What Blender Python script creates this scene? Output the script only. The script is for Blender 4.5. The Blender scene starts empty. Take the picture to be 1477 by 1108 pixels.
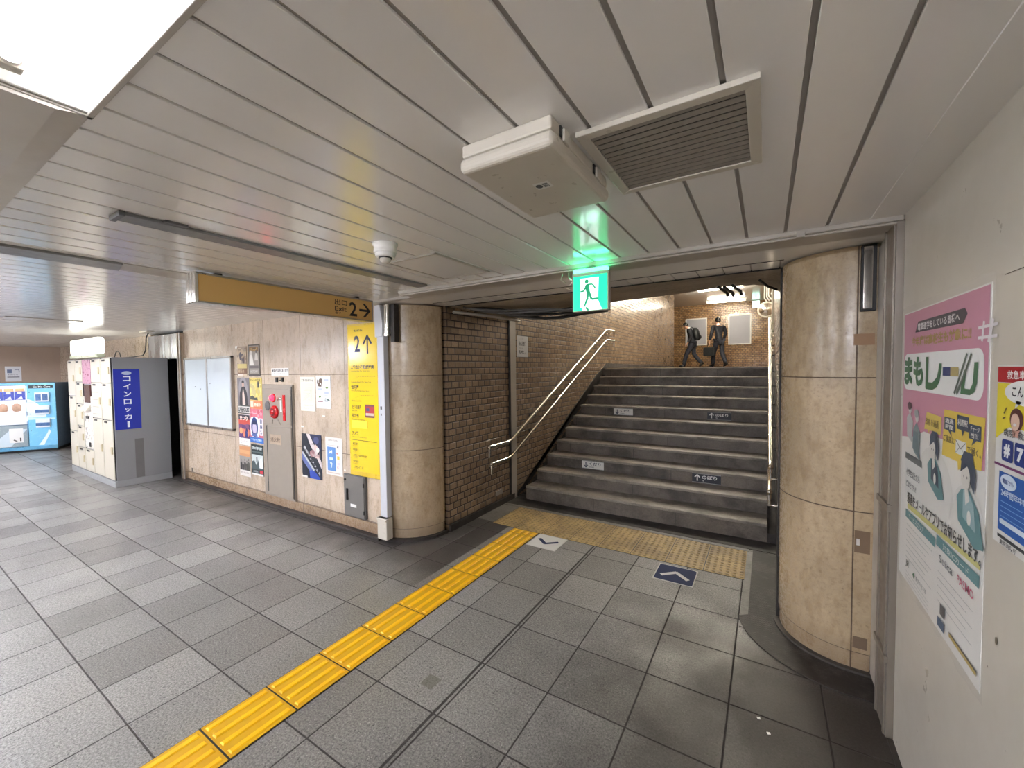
import bpy, bmesh, math, random
from mathutils import Matrix, Vector
random.seed(7)
S = bpy.context.scene
COL = S.collection
PI = math.pi

# ------------------------------------------------------------------ camera, world, exposure
EYE = 1.665
def cam_axes(pitch, roll, yaw):
    cy, sy = math.cos(yaw), math.sin(yaw)
    f = Vector((sy*math.cos(pitch), cy*math.cos(pitch), math.sin(pitch)))
    r = Vector((cy, -sy, 0)); d = -(r.cross(f))
    cr, sr = math.cos(roll), math.sin(roll)
    return cr*r+sr*d, -sr*r+cr*d, f
r2, d2, fw = cam_axes(math.radians(-2.11078), math.radians(0.61282), math.radians(-31.76666))
cam = bpy.data.cameras.new('camera'); camo = bpy.data.objects.new('camera', cam); COL.objects.link(camo)
m = Matrix((( r2.x, -d2.x, -fw.x, 0), (r2.y, -d2.y, -fw.y, 0), (r2.z, -d2.z, -fw.z, EYE), (0, 0, 0, 1)))
camo.matrix_world = m
cam.sensor_fit = 'HORIZONTAL'; cam.sensor_width = 36.0
cam.lens = 593.715/1477*36.0
cam.clip_start = 0.02; cam.clip_end = 100
S.camera = camo
S.view_settings.view_transform = 'Standard'
S.view_settings.look = 'None'
S.view_settings.gamma = 1.0
S.view_settings.use_curve_mapping = False
S.view_settings.exposure = 2.78
w = bpy.data.worlds.new('world'); S.world = w; w.use_nodes = True
w.node_tree.nodes['Background'].inputs[0].default_value = (0.75, 0.85, 1, 1)
w.node_tree.nodes['Background'].inputs[1].default_value = 0.02
TUBE = 80.0          # radiance of the fluorescent tubes in the passage
TUBE_STAIR = 60.0    # and over the stairs
S.cycles.sample_clamp_indirect = 6.0
S.cycles.max_bounces = 8

# ------------------------------------------------------------------ node helpers
def lin(c):
    return tuple(((v/255)/12.92 if v/255 <= .04045 else ((v/255+.055)/1.055)**2.4) for v in c)
class N:
    def __init__(s, mt):
        s.t = mt.node_tree; s.b = s.t.nodes['Principled BSDF']
    def new(s, ty, **k):
        n = s.t.nodes.new(ty)
        for a, v in k.items(): setattr(n, a, v)
        return n
    def link(s, a, b): s.t.links.new(a, b)
    def put(s, inp, v):
        if hasattr(v, 'links'): s.link(v, inp)
        else: inp.default_value = v
    def m(s, op, a, b=0.0, c=0.0):
        n = s.new('ShaderNodeMath', operation=op)
        for i, v in enumerate((a, b, c)): s.put(n.inputs[i], v)
        return n.outputs[0]
    def pos(s):
        g = s.new('ShaderNodeNewGeometry'); x = s.new('ShaderNodeSeparateXYZ'); s.link(g.outputs['Position'], x.inputs[0])
        return g.outputs['Position'], x.outputs[0], x.outputs[1], x.outputs[2]
    def noise(s, vec, scale, detail=4, rough=.55, out=0):
        n = s.new('ShaderNodeTexNoise'); s.put(n.inputs['Scale'], scale); n.inputs['Detail'].default_value = detail
        n.inputs['Roughness'].default_value = rough
        if vec is not None: s.link(vec, n.inputs['Vector'])
        return n.outputs[out]
    def voro(s, vec, scale, out='Distance'):
        n = s.new('ShaderNodeTexVoronoi'); n.inputs['Scale'].default_value = scale; s.link(vec, n.inputs['Vector'])
        return n.outputs[out]
    def wn(s, vec):
        n = s.new('ShaderNodeTexWhiteNoise'); s.link(vec, n.inputs['Vector']); return n.outputs['Value']
    def comb(s, x, y, z=0.0):
        n = s.new('ShaderNodeCombineXYZ')
        for i, v in enumerate((x, y, z)): s.put(n.inputs[i], v)
        return n.outputs[0]
    def ramp(s, v, lo, hi, a=0.0, b=1.0):
        n = s.new('ShaderNodeMapRange'); n.interpolation_type = 'SMOOTHSTEP'
        s.put(n.inputs[0], v); n.inputs[1].default_value = lo; n.inputs[2].default_value = hi
        n.inputs[3].default_value = a; n.inputs[4].default_value = b
        return n.outputs[0]
    def mix(s, fac, a, b, mode='MIX'):
        n = s.new('ShaderNodeMix', data_type='RGBA', blend_type=mode)
        s.put(n.inputs[0], fac)
        for i, v in ((6, a), (7, b)):
            if hasattr(v, 'links'): s.link(v, n.inputs[i])
            else: n.inputs[i].default_value = (*v, 1)
        return n.outputs[2]
    def scalev(s, vec, sc):
        n = s.new('ShaderNodeVectorMath', operation='MULTIPLY'); s.link(vec, n.inputs[0]); n.inputs[1].default_value = sc
        return n.outputs[0]
    def bump(s, h, dist=.002, strength=1.0):
        n = s.new('ShaderNodeBump'); n.inputs['Distance'].default_value = dist; n.inputs['Strength'].default_value = strength
        s.link(h, n.inputs['Height']); s.link(n.outputs[0], s.b.inputs['Normal'])
MATS = {}
def base(name, col=(.5, .5, .5), rough=.5, metal=0.0, spec=.5):
    mt = bpy.data.materials.new(name); mt.use_nodes = True
    b = mt.node_tree.nodes['Principled BSDF']
    b.inputs['Base Color'].default_value = (*col, 1); b.inputs['Roughness'].default_value = rough
    b.inputs['Metallic'].default_value = metal; b.inputs['Specular IOR Level'].default_value = spec
    return mt
def mat(name, rgb, rough=.5, metal=0.0, var=.08, scale=8.0, bump=0.0, spec=.5):
    """plain procedural surface: srgb colour, a little noise variation"""
    if name in MATS: return MATS[name]
    c = lin(rgb); mt = base(name, c, rough, metal, spec); n = N(mt)
    p, x, y, z = n.pos()
    if var > 0:
        f = n.noise(p, scale, 3)
        col = n.mix(f, tuple(v*(1-var) for v in c), tuple(min(1, v*(1+var)) for v in c))
        n.link(col, n.b.inputs['Base Color'])
        n.link(n.ramp(n.noise(p, scale*2.7, 3), .3, .7, rough*.85, min(1, rough*1.15)), n.b.inputs['Roughness'])
    if bump > 0: n.bump(n.noise(p, scale*12, 3), bump)
    MATS[name] = mt
    return mt
def emit(name, rgb, strength):
    if name in MATS: return MATS[name]
    c = lin(rgb); mt = base(name, c, .4); b = mt.node_tree.nodes['Principled BSDF']
    b.inputs['Emission Color'].default_value = (*c, 1); b.inputs['Emission Strength'].default_value = strength
    MATS[name] = mt
    return mt
def flat(rgb, rough=.45):
    """printed ink"""
    return mat('ink_%d_%d_%d_%d' % (*rgb, int(rough*100)), rgb, rough, var=0)

# ------------------------------------------------------------------ the large surfaces' materials
def floor_mat():
    mt = base('grey_granite_tile', (.3, .3, .3), .35); n = N(mt); p, x, y, z = n.pos()
    right = n.m('GREATER_THAN', x, -1.332)
    ul = n.m('DIVIDE', n.m('ADD', x, 1.757), .4015)
    ur = n.m('DIVIDE', n.m('ADD', x, 1.339), .3985)
    u = n.m('ADD', n.m('MULTIPLY', ul, n.m('SUBTRACT', 1.0, right)), n.m('MULTIPLY', ur, right))
    v = n.m('DIVIDE', n.m('SUBTRACT', y, 1.4355), .3985)
    def edge(t):
        fr = n.m('FRACT', t); return n.m('MINIMUM', fr, n.m('SUBTRACT', 1.0, fr))
    d = n.m('MULTIPLY', n.m('MINIMUM', edge(u), edge(v)), .4)
    seam = n.m('ABSOLUTE', n.m('SUBTRACT', n.m('ABSOLUTE', n.m('ADD', x, 1.348)), .014))
    d = n.m('MINIMUM', d, n.m('ADD', seam, -.0008))
    wob = n.noise(p, 30, 2)
    grout = n.ramp(n.m('SUBTRACT', d, n.m('MULTIPLY', wob, .003)), .0012, .0034, 1, 0)
    cell = n.comb(n.m('FLOOR', u), n.m('FLOOR', v), right)
    r = n.wn(cell)
    base_c = n.mix(r, lin((124, 121, 117)), lin((154, 151, 147)))
    fine = n.noise(p, 95, 4, .85)
    base_c = n.mix(n.ramp(fine, .36, .64), n.mix(1.0, base_c, (.48, .48, .48), 'MULTIPLY'), n.mix(1.0, base_c, (1.30, 1.30, 1.28), 'MULTIPLY'))
    sp = n.voro(p, 62)
    spk = n.m('MULTIPLY', n.ramp(sp, .14, .26, 1, 0), n.ramp(n.noise(p, 14, 2), .35, .6))
    base_c = n.mix(n.m('MULTIPLY', spk, .75), base_c, lin((45, 42, 40)))
    spw = n.ramp(n.voro(n.scalev(p, (1.07, .93, 1)), 70), .08, .17, 1, 0)
    base_c = n.mix(n.m('MULTIPLY', spw, .5), base_c, lin((225, 222, 215)))
    # grime in right corner, wear in soft patches, darker toward poster wall and right
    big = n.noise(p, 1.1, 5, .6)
    dirt_tone = n.m('MULTIPLY', n.ramp(n.noise(p, .9, 2, .5), .45, .75), .22)
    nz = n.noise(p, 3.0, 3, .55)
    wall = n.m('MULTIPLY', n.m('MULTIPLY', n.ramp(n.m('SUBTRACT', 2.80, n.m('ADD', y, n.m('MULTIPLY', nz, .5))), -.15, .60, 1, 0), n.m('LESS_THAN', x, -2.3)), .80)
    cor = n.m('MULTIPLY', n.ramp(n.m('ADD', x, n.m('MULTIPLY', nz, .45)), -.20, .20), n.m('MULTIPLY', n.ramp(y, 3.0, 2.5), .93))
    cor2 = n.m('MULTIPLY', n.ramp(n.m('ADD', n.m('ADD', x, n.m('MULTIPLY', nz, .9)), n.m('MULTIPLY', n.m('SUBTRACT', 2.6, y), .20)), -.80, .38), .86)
    dirt_tone = n.m('MAXIMUM', n.m('MAXIMUM', dirt_tone, wall), n.m('MAXIMUM', cor, n.m('MULTIPLY', cor2, n.ramp(y, 3.1, 2.7))))
    base_c = n.mix(dirt_tone, base_c, lin((38, 31, 27)))
    # old mortar patch on one tile
    px = n.m('ABSOLUTE', n.m('ADD', x, 1.51)); py = n.m('ABSOLUTE', n.m('SUBTRACT', y, 1.58))
    pm = n.m('MULTIPLY', n.m('LESS_THAN', n.m('MAXIMUM', px, py), n.m('ADD', .032, n.m('MULTIPLY', wob, .016))), .65)
    base_c = n.mix(pm, base_c, lin((92, 88, 76)))
    base_c = n.mix(n.m('MULTIPLY', grout, .9), base_c, lin((38, 32, 29)))
    n.link(base_c, n.b.inputs['Base Color'])
    ro = n.m('ADD', n.m('ADD', n.ramp(nz, .3, .7, .30, .44), n.m('MULTIPLY', n.ramp(x, -2.2, -.6), .16)), n.m('MULTIPLY', grout, .4))
    n.link(ro, n.b.inputs['Roughness'])
    h = n.m('ADD', n.m('MULTIPLY', grout, -1.0), n.m('MULTIPLY', fine, .12))
    n.bump(h, .0025, .8)
    return mt
def stone_mat(name, zj, xj, xoff=None, tint=(206, 190, 170), axis='x', spec=.5):
    """cream limestone cladding with sawn joints at heights zj and, along an axis, xj"""
    mt = base(name, (.6, .5, .4), .25, spec=spec); n = N(mt); p, x, y, z = n.pos()
    a = n.noise(n.scalev(p, (1, 1, .8)), 2.2, 5, .6); b = n.noise(p, 45, 5, .7)
    c = n.mix(n.ramp(a, .3, .7), lin(tuple(v*.93 for v in tint)), lin(tuple(min(255, v*1.04) for v in tint)))
    c = n.mix(n.ramp(b, .35, .70), c, n.mix(1.0, c, (.70, .65, .57), 'MULTIPLY'))
    c = n.mix(n.ramp(n.noise(n.scalev(p, (1, 1, .45)), 14, 4, .65), .45, .7), c, n.mix(1.0, c, (.80, .76, .70), 'MULTIPLY'))
    pits = n.m('MULTIPLY', n.ramp(n.voro(n.scalev(p, (1, 1, 1.7)), 26), .05, .16, 1, 0), n.ramp(n.noise(p, 6, 3), .45, .62))
    c = n.mix(n.m('MULTIPLY', pits, .55), c, lin((104, 86, 66)))
    stain = n.ramp(n.noise(n.scalev(p, (2.2, 2.2, .55)), 1.6, 6, .7), .56, .76)
    c = n.mix(n.m('MULTIPLY', stain, .35), c, lin((128, 104, 80)))
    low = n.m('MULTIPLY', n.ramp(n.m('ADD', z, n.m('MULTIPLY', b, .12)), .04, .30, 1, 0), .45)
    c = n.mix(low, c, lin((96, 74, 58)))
    j = None
    for q in zj:
        d = n.m('ABSOLUTE', n.m('SUBTRACT', z, q)); j = d if j is None else n.m('MINIMUM', j, d)
    for q in xj:
        d = n.m('ABSOLUTE', n.m('SUBTRACT', x if axis == 'x' else y, q)); j = d if j is None else n.m('MINIMUM', j, d)
    jm = n.ramp(j, .0022, .0042, 1, 0)
    c = n.mix(n.m('MULTIPLY', jm, .85), c, lin((70, 52, 40)))
    n.link(c, n.b.inputs['Base Color'])
    n.link(n.m('ADD', n.ramp(b, .3, .7, .2, .36), n.m('MULTIPLY', jm, .4)), n.b.inputs['Roughness'])
    n.bump(n.m('SUBTRACT', n.m('MULTIPLY', pits, -.5), jm), .002, .6)
    return mt
def brick_mat(name, axis='y', tones=((134, 114, 94), (168, 146, 122)), bw=.115, bh=.070):
    mt = base(name, (.4, .3, .2), .3); n = N(mt); p, x, y, z = n.pos()
    t = y if axis == 'y' else x
    row = n.m('FLOOR', n.m('DIVIDE', z, bh))
    u = n.m('ADD', n.m('DIVIDE', t, bw), n.m('MULTIPLY', n.m('MODULO', row, 2.0), .5))
    fu = n.m('FRACT', u); fv = n.m('FRACT', n.m('DIVIDE', z, bh))
    du = n.m('MULTIPLY', n.m('MINIMUM', fu, n.m('SUBTRACT', 1.0, fu)), bw)
    dv = n.m('MULTIPLY', n.m('MINIMUM', fv, n.m('SUBTRACT', 1.0, fv)), bh)
    d = n.m('MINIMUM', du, dv)
    g = n.ramp(d, .0042, .0080, 1, 0)
    cell = n.comb(n.m('FLOOR', u), row)
    r = n.wn(cell)
    c = n.mix(n.m('MULTIPLY', r, n.m('ADD', .3, n.noise(p, 5, 3))), lin(tones[0]), lin(tones[1]))
    c = n.mix(n.m('MULTIPLY', n.ramp(n.wn(n.comb(row, n.m('FLOOR', u))), .8, .95), .22), c, lin((198, 168, 130)))
    gr = n.noise(p, 70, 4, .7)
    c = n.mix(n.ramp(gr, .3, .8), c, n.mix(1.0, c, (.74, .68, .62), 'MULTIPLY'))
    soot = n.ramp(n.noise(n.scalev(p, (1, 1, .7)), 1.3, 5, .65), .5, .75)
    c = n.mix(n.m('MULTIPLY', soot, .4), c, lin((66, 52, 42)))
    low = n.m('MULTIPLY', n.ramp(n.m('ADD', z, n.m('MULTIPLY', gr, .12)), .05, .2, 1, 0), n.m('MULTIPLY', n.m('LESS_THAN', y, 4.6), .8))
    c = n.mix(low, c, lin((40, 33, 28)))
    c = n.mix(g, c, lin((50, 36, 29)))
    n.link(c, n.b.inputs['Base Color'])
    n.link(n.m('ADD', n.ramp(n.wn(n.comb(row, n.m('FLOOR', u), 3.0)), 0, 1, .14, .26), n.m('MULTIPLY', g, .5)), n.b.inputs['Roughness'])
    tilt = n.m('MULTIPLY', n.m('SUBTRACT', fu, .5), n.m('SUBTRACT', r, .5))
    n.bump(n.m('ADD', n.m('MULTIPLY', g, -1.0), n.m('MULTIPLY', tilt, .5)), .004, .8)
    return mt
def concrete_mat(name, rgb, rough=.6, dark=.5, sc=1.0):
    mt = base(name, lin(rgb), rough); n = N(mt); p, x, y, z = n.pos()
    a = n.noise(p, 2.0*sc, 6, .65); b = n.noise(p, 38*sc, 5, .75)
    c = n.mix(n.ramp(a, .35, .7), lin(rgb), tuple(v*dark for v in lin(rgb)))
    c = n.mix(n.ramp(b, .35, .7), c, n.mix(1.0, c, (.72, .71, .69), 'MULTIPLY'))
    n.link(c, n.b.inputs['Base Color']); n.link(n.ramp(a, .3, .7, rough*.8, min(1, rough*1.15)), n.b.inputs['Roughness'])
    n.bump(b, .0015, .6)
    return mt
def paint_mat(name, rgb, rough=.22, smudge=.08, spec=.5):
    mt = base(name, lin(rgb), rough, spec=spec); n = N(mt); p, x, y, z = n.pos()
    a = n.noise(p, 1.4, 5, .6); b = n.noise(p, 9, 5, .7)
    c = n.mix(n.m('MULTIPLY', n.ramp(a, .45, .75), smudge*2), lin(rgb), tuple(v*.7 for v in lin(rgb)))
    c = n.mix(n.m('MULTIPLY', n.ramp(b, .6, .8), smudge), c, lin((120, 98, 74)))
    n.link(c, n.b.inputs['Base Color']); n.link(n.ramp(b, .3, .7, rough*.85, rough*1.2), n.b.inputs['Roughness'])
    return mt
def brushed(name, rgb, rough=.25, axis=(1, 1, 40)):
    mt = base(name, lin(rgb), rough, 1.0); n = N(mt); p, x, y, z = n.pos()
    a = n.noise(n.scalev(p, axis), 6, 3); n.link(n.ramp(a, .3, .7, rough*.7, rough*1.4), n.b.inputs['Roughness'])
    return mt
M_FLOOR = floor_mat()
M_CEIL = paint_mat('cream_enamel_panel', (243, 240, 236), .15, .03, .7)
M_CEILGAP = mat('grey_joint', (158, 153, 147), .7)
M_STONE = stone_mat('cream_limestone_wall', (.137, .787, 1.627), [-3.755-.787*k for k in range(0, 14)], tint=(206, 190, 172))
M_STONEC = stone_mat('cream_limestone_column', (.118, .885, 1.61), [-3.21], tint=(194, 175, 148))
M_STONER = stone_mat('worn_limestone_column', (.109, .88, 1.598), [.405], tint=(190, 170, 140))
M_BRICK = brick_mat('brown_glazed_brick', 'y')
M_BRICKB = brick_mat('tan_glazed_brick', 'x', ((146, 112, 74), (196, 158, 112)))
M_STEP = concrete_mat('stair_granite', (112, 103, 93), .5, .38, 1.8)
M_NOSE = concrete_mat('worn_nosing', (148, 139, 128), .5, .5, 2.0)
M_SOFFIT = concrete_mat('stained_soffit', (188, 174, 154), .7, .75)
M_DARKC = concrete_mat('sooty_concrete', (58, 52, 48), .6, .5)
M_WALLR = paint_mat('off_white_steel_panel', (204, 197, 184), .32, .03)
M_TRIM = paint_mat('grey_beige_trim', (178, 171, 160), .35, .04)
M_ALU = brushed('brushed_aluminium', (176, 172, 166), .36, (3, 3, .3))
M_STEEL = brushed('polished_steel', (225, 222, 216), .16, (2, 2, .2))
M_SILVER = brushed('silver_duct', (205, 207, 210), .24, (1, 1, .2))
M_WHITE = mat('white_enamel', (232, 230, 224), .35, var=.03)
M_CREAM = mat('aged_cream_plastic', (205, 198, 184), .32, var=.05)
M_BLACK = mat('black_plastic', (26, 25, 25), .5)
M_GREY = mat('grey_enamel_steel', (132, 130, 128), .35, var=.05)
M_DGREY = mat('dark_grey_metal', (92, 92, 92), .4, var=.08)
M_GLOW = emit('fluorescent_tube_glow', (236, 240, 252), TUBE)
M_GLOWS = emit('stair_tube_glow', (255, 246, 226), TUBE_STAIR)
M_GLOWN = emit('near_tube_glow', (240, 244, 255), TUBE*.10)
M_GLOWB = emit('landing_tube_glow', (255, 244, 224), TUBE_STAIR*.14)

# ------------------------------------------------------------------ mesh builder
class MB:
    def __init__(s, mats):
        s.bm = bmesh.new(); s.mats = mats if isinstance(mats, (list, tuple)) else [mats]; s.i = 0
    def face(s, pts, i=None, smooth=False):
        vs = [s.bm.verts.new(p) for p in pts]
        f = s.bm.faces.new(vs); f.material_index = s.i if i is None else i; f.smooth = smooth
        return f
    def box(s, x0, x1, y0, y1, z0, z1, i=None, M=None):
        P = [(x, y, z) for z in (z0, z1) for y in (y0, y1) for x in (x0, x1)]
        if M is not None: P = [M @ Vector(p) for p in P]
        v = [s.bm.verts.new(p) for p in P]
        for q in ((0, 2, 3, 1), (4, 5, 7, 6), (0, 1, 5, 4), (2, 6, 7, 3), (0, 4, 6, 2), (1, 3, 7, 5)):
            f = s.bm.faces.new([v[k] for k in q]); f.material_index = s.i if i is None else i
        return s
    def prism(s, poly, vec, i=None, smooth=False):
        """closed polygon (3-D points) pushed along vec"""
        vec = Vector(vec); a = [s.bm.verts.new(p) for p in poly]; b = [s.bm.verts.new(Vector(p)+vec) for p in poly]
        n = len(poly); fs = [s.bm.faces.new(a[::-1]), s.bm.faces.new(b)]
        for k in range(n):
            f = s.bm.faces.new((a[k], a[(k+1) % n], b[(k+1) % n], b[k])); f.smooth = smooth; fs.append(f)
        for f in fs: f.material_index = s.i if i is None else i
        return s
    def tube(s, path, r, seg=10, i=None, cap=True):
        path = [Vector(p) for p in path]; rings = []; n = len(path)
        rr = r if isinstance(r, (list, tuple)) else [r]*n
        up = None
        for k, p in enumerate(path):
            t = (path[min(k+1, n-1)]-path[max(k-1, 0)]).normalized()
            if up is None:
                up = Vector((0, 0, 1)) if abs(t.z) < .9 else Vector((1, 0, 0))
            a = t.cross(up).normalized(); b = a.cross(t).normalized(); up = b
            rings.append([s.bm.verts.new(p+(a*math.cos(q*2*PI/seg)+b*math.sin(q*2*PI/seg))*rr[k]) for q in range(seg)])
        for k in range(n-1):
            for q in range(seg):
                f = s.bm.faces.new((rings[k][q], rings[k][(q+1) % seg], rings[k+1][(q+1) % seg], rings[k+1][q]))
                f.smooth = True; f.material_index = s.i if i is None else i
        if cap:
            for R in (rings[0][::-1], rings[-1]):
                f = s.bm.faces.new([s.bm.verts.new(v.co) for v in R]); f.material_index = s.i if i is None else i
        return s
    def lathe(s, prof, c, axis='z', seg=24, i=None):
        c = Vector(c); rings = []
        for r, h in prof:
            R = []
            for q in range(seg):
                a = q*2*PI/seg; u, v = r*math.cos(a), r*math.sin(a)
                d = {'z': (u, v, h), 'y': (u, h, v), 'x': (h, u, v)}[axis]
                R.append(s.bm.verts.new(c+Vector(d)))
            rings.append(R)
        for k in range(len(rings)-1):
            for q in range(seg):
                f = s.bm.faces.new((rings[k][q], rings[k][(q+1) % seg], rings[k+1][(q+1) % seg], rings[k+1][q]))
                f.smooth = True; f.material_index = s.i if i is None else i
        for R in (rings[0], rings[-1]):
            f = s.bm.faces.new([s.bm.verts.new(v.co) for v in R]); f.material_index = s.i if i is None else i
        return s
    def grid(s, fn, nu, nv, i=None, smooth=True):
        V = [[s.bm.verts.new(fn(a/nu, b/nv)) for b in range(nv+1)] for a in range(nu+1)]
        for a in range(nu):
            for b in range(nv):
                f = s.bm.faces.new((V[a][b], V[a+1][b], V[a+1][b+1], V[a][b+1])); f.smooth = smooth
                f.material_index = s.i if i is None else i
        return s
    def build(s, name, parent=None, bevel=0.0, seg=2, fix=True, origin=None):
        if fix: bmesh.ops.recalc_face_normals(s.bm, faces=s.bm.faces[:])
        me = bpy.data.meshes.new(name); s.bm.to_mesh(me); s.bm.free()
        for mt in s.mats: me.materials.append(mt)
        o = bpy.data.objects.new(name, me); COL.objects.link(o)
        if origin is not None:
            me.transform(Matrix.Translation(-Vector(origin))); o.location = origin
        if parent is not None:
            o.parent = parent; o.matrix_parent_inverse = Matrix.Translation(-Vector(parent.location)) @ Matrix.Identity(4)
            if parent.rotation_euler.z: o.matrix_parent_inverse = parent_matrix(parent).inverted()
        if bevel > 0:
            b = o.modifiers.new('bevel', 'BEVEL'); b.width = bevel; b.segments = seg; b.limit_method = 'ANGLE'; b.angle_limit = math.radians(40)
            b.harden_normals = False
        return o
def parent_matrix(p):
    return Matrix.Translation(p.location) @ p.rotation_euler.to_matrix().to_4x4()
def empty(name, loc, label, cat, group=None):
    o = bpy.data.objects.new(name, None); COL.objects.link(o); o.location = loc; o.empty_display_size = .05
    return tag(o, label, cat, group)
def tag(o, label=None, cat=None, group=None, kind=None):
    if label: o['label'] = label
    if cat: o['category'] = cat
    if group: o['group'] = group
    if kind: o['kind'] = kind
    return o
def struct(o): o['kind'] = 'structure'; return o

# ------------------------------------------------------------------ lettering
_tc = {}
def text_polys(st, bold=0.0):
    """verts, faces and extents of a line of text, 1 unit tall, from Blender's own font"""
    k = (st, bold)
    if k in _tc: return _tc[k]
    cu = bpy.data.curves.new('lettering', 'FONT'); cu.body = st; cu.size = 1.0; cu.offset = bold; cu.resolution_u = 2
    cu.fill_mode = 'BOTH'
    o = bpy.data.objects.new('lettering', cu); COL.objects.link(o)
    bpy.context.view_layer.update()
    dg = bpy.context.evaluated_depsgraph_get()
    me = bpy.data.meshes.new_from_object(o.evaluated_get(dg))
    vs = [(v.co.x, v.co.y) for v in me.vertices]; fs = [tuple(p.vertices) for p in me.polygons]
    bpy.data.objects.remove(o); bpy.data.curves.remove(cu); bpy.data.meshes.remove(me)
    if not vs: vs = [(0, 0)]
    xs = [v[0] for v in vs]; ys = [v[1] for v in vs]
    _tc[k] = (vs, fs, min(xs), max(xs), min(ys), max(ys))
    return _tc[k]
class G:
    """flat graphics stacked on a sheet. o = lower left corner, u,v = directions in the sheet, metres"""
    def __init__(s, o, u, v, lift=.0006):
        s.o = Vector(o); s.u = Vector(u).normalized(); s.v = Vector(v).normalized(); s.n = s.u.cross(s.v); s.lift = lift
        s.bm = bmesh.new(); s.mats = []; s.lay = 0
    def mi(s, mt):
        if isinstance(mt, tuple): mt = flat(mt)
        if mt not in s.mats: s.mats.append(mt)
        return s.mats.index(mt)
    def P(s, a, b, l): return s.o+s.u*a+s.v*b+s.n*(l*s.lift)
    def poly(s, pts, mt, l=1):
        f = s.bm.faces.new([s.bm.verts.new(s.P(a, b, l)) for a, b in pts]); f.material_index = s.mi(mt); return s
    def rect(s, a0, b0, a1, b1, mt, l=1): return s.poly([(a0, b0), (a1, b0), (a1, b1), (a0, b1)], mt, l)
    def ell(s, ca, cb, ra, rb, mt, l=1, n=20, a0=0, a1=2*PI):
        return s.poly([(ca+ra*math.cos(a0+(a1-a0)*k/n), cb+rb*math.sin(a0+(a1-a0)*k/n)) for k in range(n if a1-a0 > 6.2 else n+1)], mt, l)
    def rrect(s, a0, b0, a1, b1, r, mt, l=1):
        pts = []
        for cx, cy, st in ((a1-r, b1-r, 0), (a0+r, b1-r, PI/2), (a0+r, b0+r, PI), (a1-r, b0+r, 1.5*PI)):
            pts += [(cx+r*math.cos(st+k*PI/10), cy+r*math.sin(st+k*PI/10)) for k in range(6)]
        return s.poly(pts, mt, l)
    def line(s, pts, wd, mt, l=1):
        for (a0, b0), (a1, b1) in zip(pts, pts[1:]):
            d = math.hypot(a1-a0, b1-b0) or 1; nx, ny = -(b1-b0)/d*wd/2, (a1-a0)/d*wd/2
            s.poly([(a0+nx, b0+ny), (a0-nx, b0-ny), (a1-nx, b1-ny), (a1+nx, b1+ny)], mt, l)
        return s
    def text(s, st, a0, b0, h, mt, l=2, wd=None, bold=.0, anchor='l', rot=0.0):
        vs, fs, x0, x1, y0, y1 = text_polys(st, bold)
        if not fs: return s
        k = h/max(.05, (y1-y0)) ; kx = k if wd is None else wd/max(.01, x1-x0)
        off = {'l': 0, 'c': -(x1-x0)*kx/2, 'r': -(x1-x0)*kx}[anchor]
        ca, sa = math.cos(rot), math.sin(rot)
        V = []
        for x, y in vs:
            p, q = (x-x0)*kx+off, (y-y0)*k
            V.append(s.bm.verts.new(s.P(a0+p*ca-q*sa, b0+p*sa+q*ca, l)))
        mi = s.mi(mt)
        for f in fs:
            try:
                q = s.bm.faces.new([V[i] for i in f]); q.material_index = mi
            except ValueError: pass
        return s
    def build(s, name, parent=None):
        me = bpy.data.meshes.new(name); s.bm.normal_update()
        for f in s.bm.faces:
            if f.normal.dot(s.n) < 0: f.normal_flip()
        s.bm.to_mesh(me); s.bm.free()
        for mt in s.mats: me.materials.append(mt)
        o = bpy.data.objects.new(name, me); COL.objects.link(o)
        if parent is not None:
            o.parent = parent; o.matrix_parent_inverse = parent_matrix(parent).inverted()
        return o
def sheet(o, u, v, wd, ht, paper, thick=.0015):
    """a G whose layer 0 is a thin sheet with real thickness"""
    g = G(o, u, v)
    n = g.n; A = [g.o-n*thick, g.o+g.u*wd-n*thick, g.o+g.u*wd+g.v*ht-n*thick, g.o+g.v*ht-n*thick]; B = [p+n*thick for p in A]
    mi = g.mi(paper); va = [g.bm.verts.new(p) for p in A]; vb = [g.bm.verts.new(p) for p in B]
    for q in ([va[3], va[2], va[1], va[0]], vb, *[[va[k], va[(k+1) % 4], vb[(k+1) % 4], vb[k]] for k in range(4)]):
        f = g.bm.faces.new(q); f.material_index = mi
    return g
# ================================================================== THE SETTING
CZ = 2.30
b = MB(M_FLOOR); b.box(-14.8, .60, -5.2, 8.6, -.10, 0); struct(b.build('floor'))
# ceiling: enamelled strips with open joints
def strips(b, x_lo, x_hi, y0, y1, z=CZ, gap=.013):
    k = 0; x = .0615
    while x+.1585 < x_hi: x += .1585
    while x > x_lo:
        a, c = max(x_lo, x-.1585+gap), min(x_hi, x+.0)
        if c > a+.01: b.box(a, c, y0, y1, z, z+.012)
        x -= .1585
    # the last strip against the right wall
b = MB([M_CEIL, M_CEILGAP, M_TRIM])
strips(b, -14.6, .42, .335, 2.385); strips(b, -14.6, .42, -5.0, .065)
b.i = 1; b.box(-14.6, .49, -5.0, .06, CZ+.007, CZ+.03); b.box(-14.6, .49, .34, 3.2, CZ+.007, CZ+.03)
b.i = 0; b.box(.375, .60, .335, 2.385, CZ-.002, CZ+.010); b.box(.375, .60, -5.0, .065, CZ-.002, CZ+.010)
strips(b, -2.76, .42, 2.955, 3.20, gap=.006); b.box(-3.4, .60, 2.60, 2.945, CZ-.006, CZ+.012)
b.box(-14.6, -2.5, 2.385, 2.75, CZ, CZ+.012)
struct(b.build('ceiling', bevel=.0015, seg=1))
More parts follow.
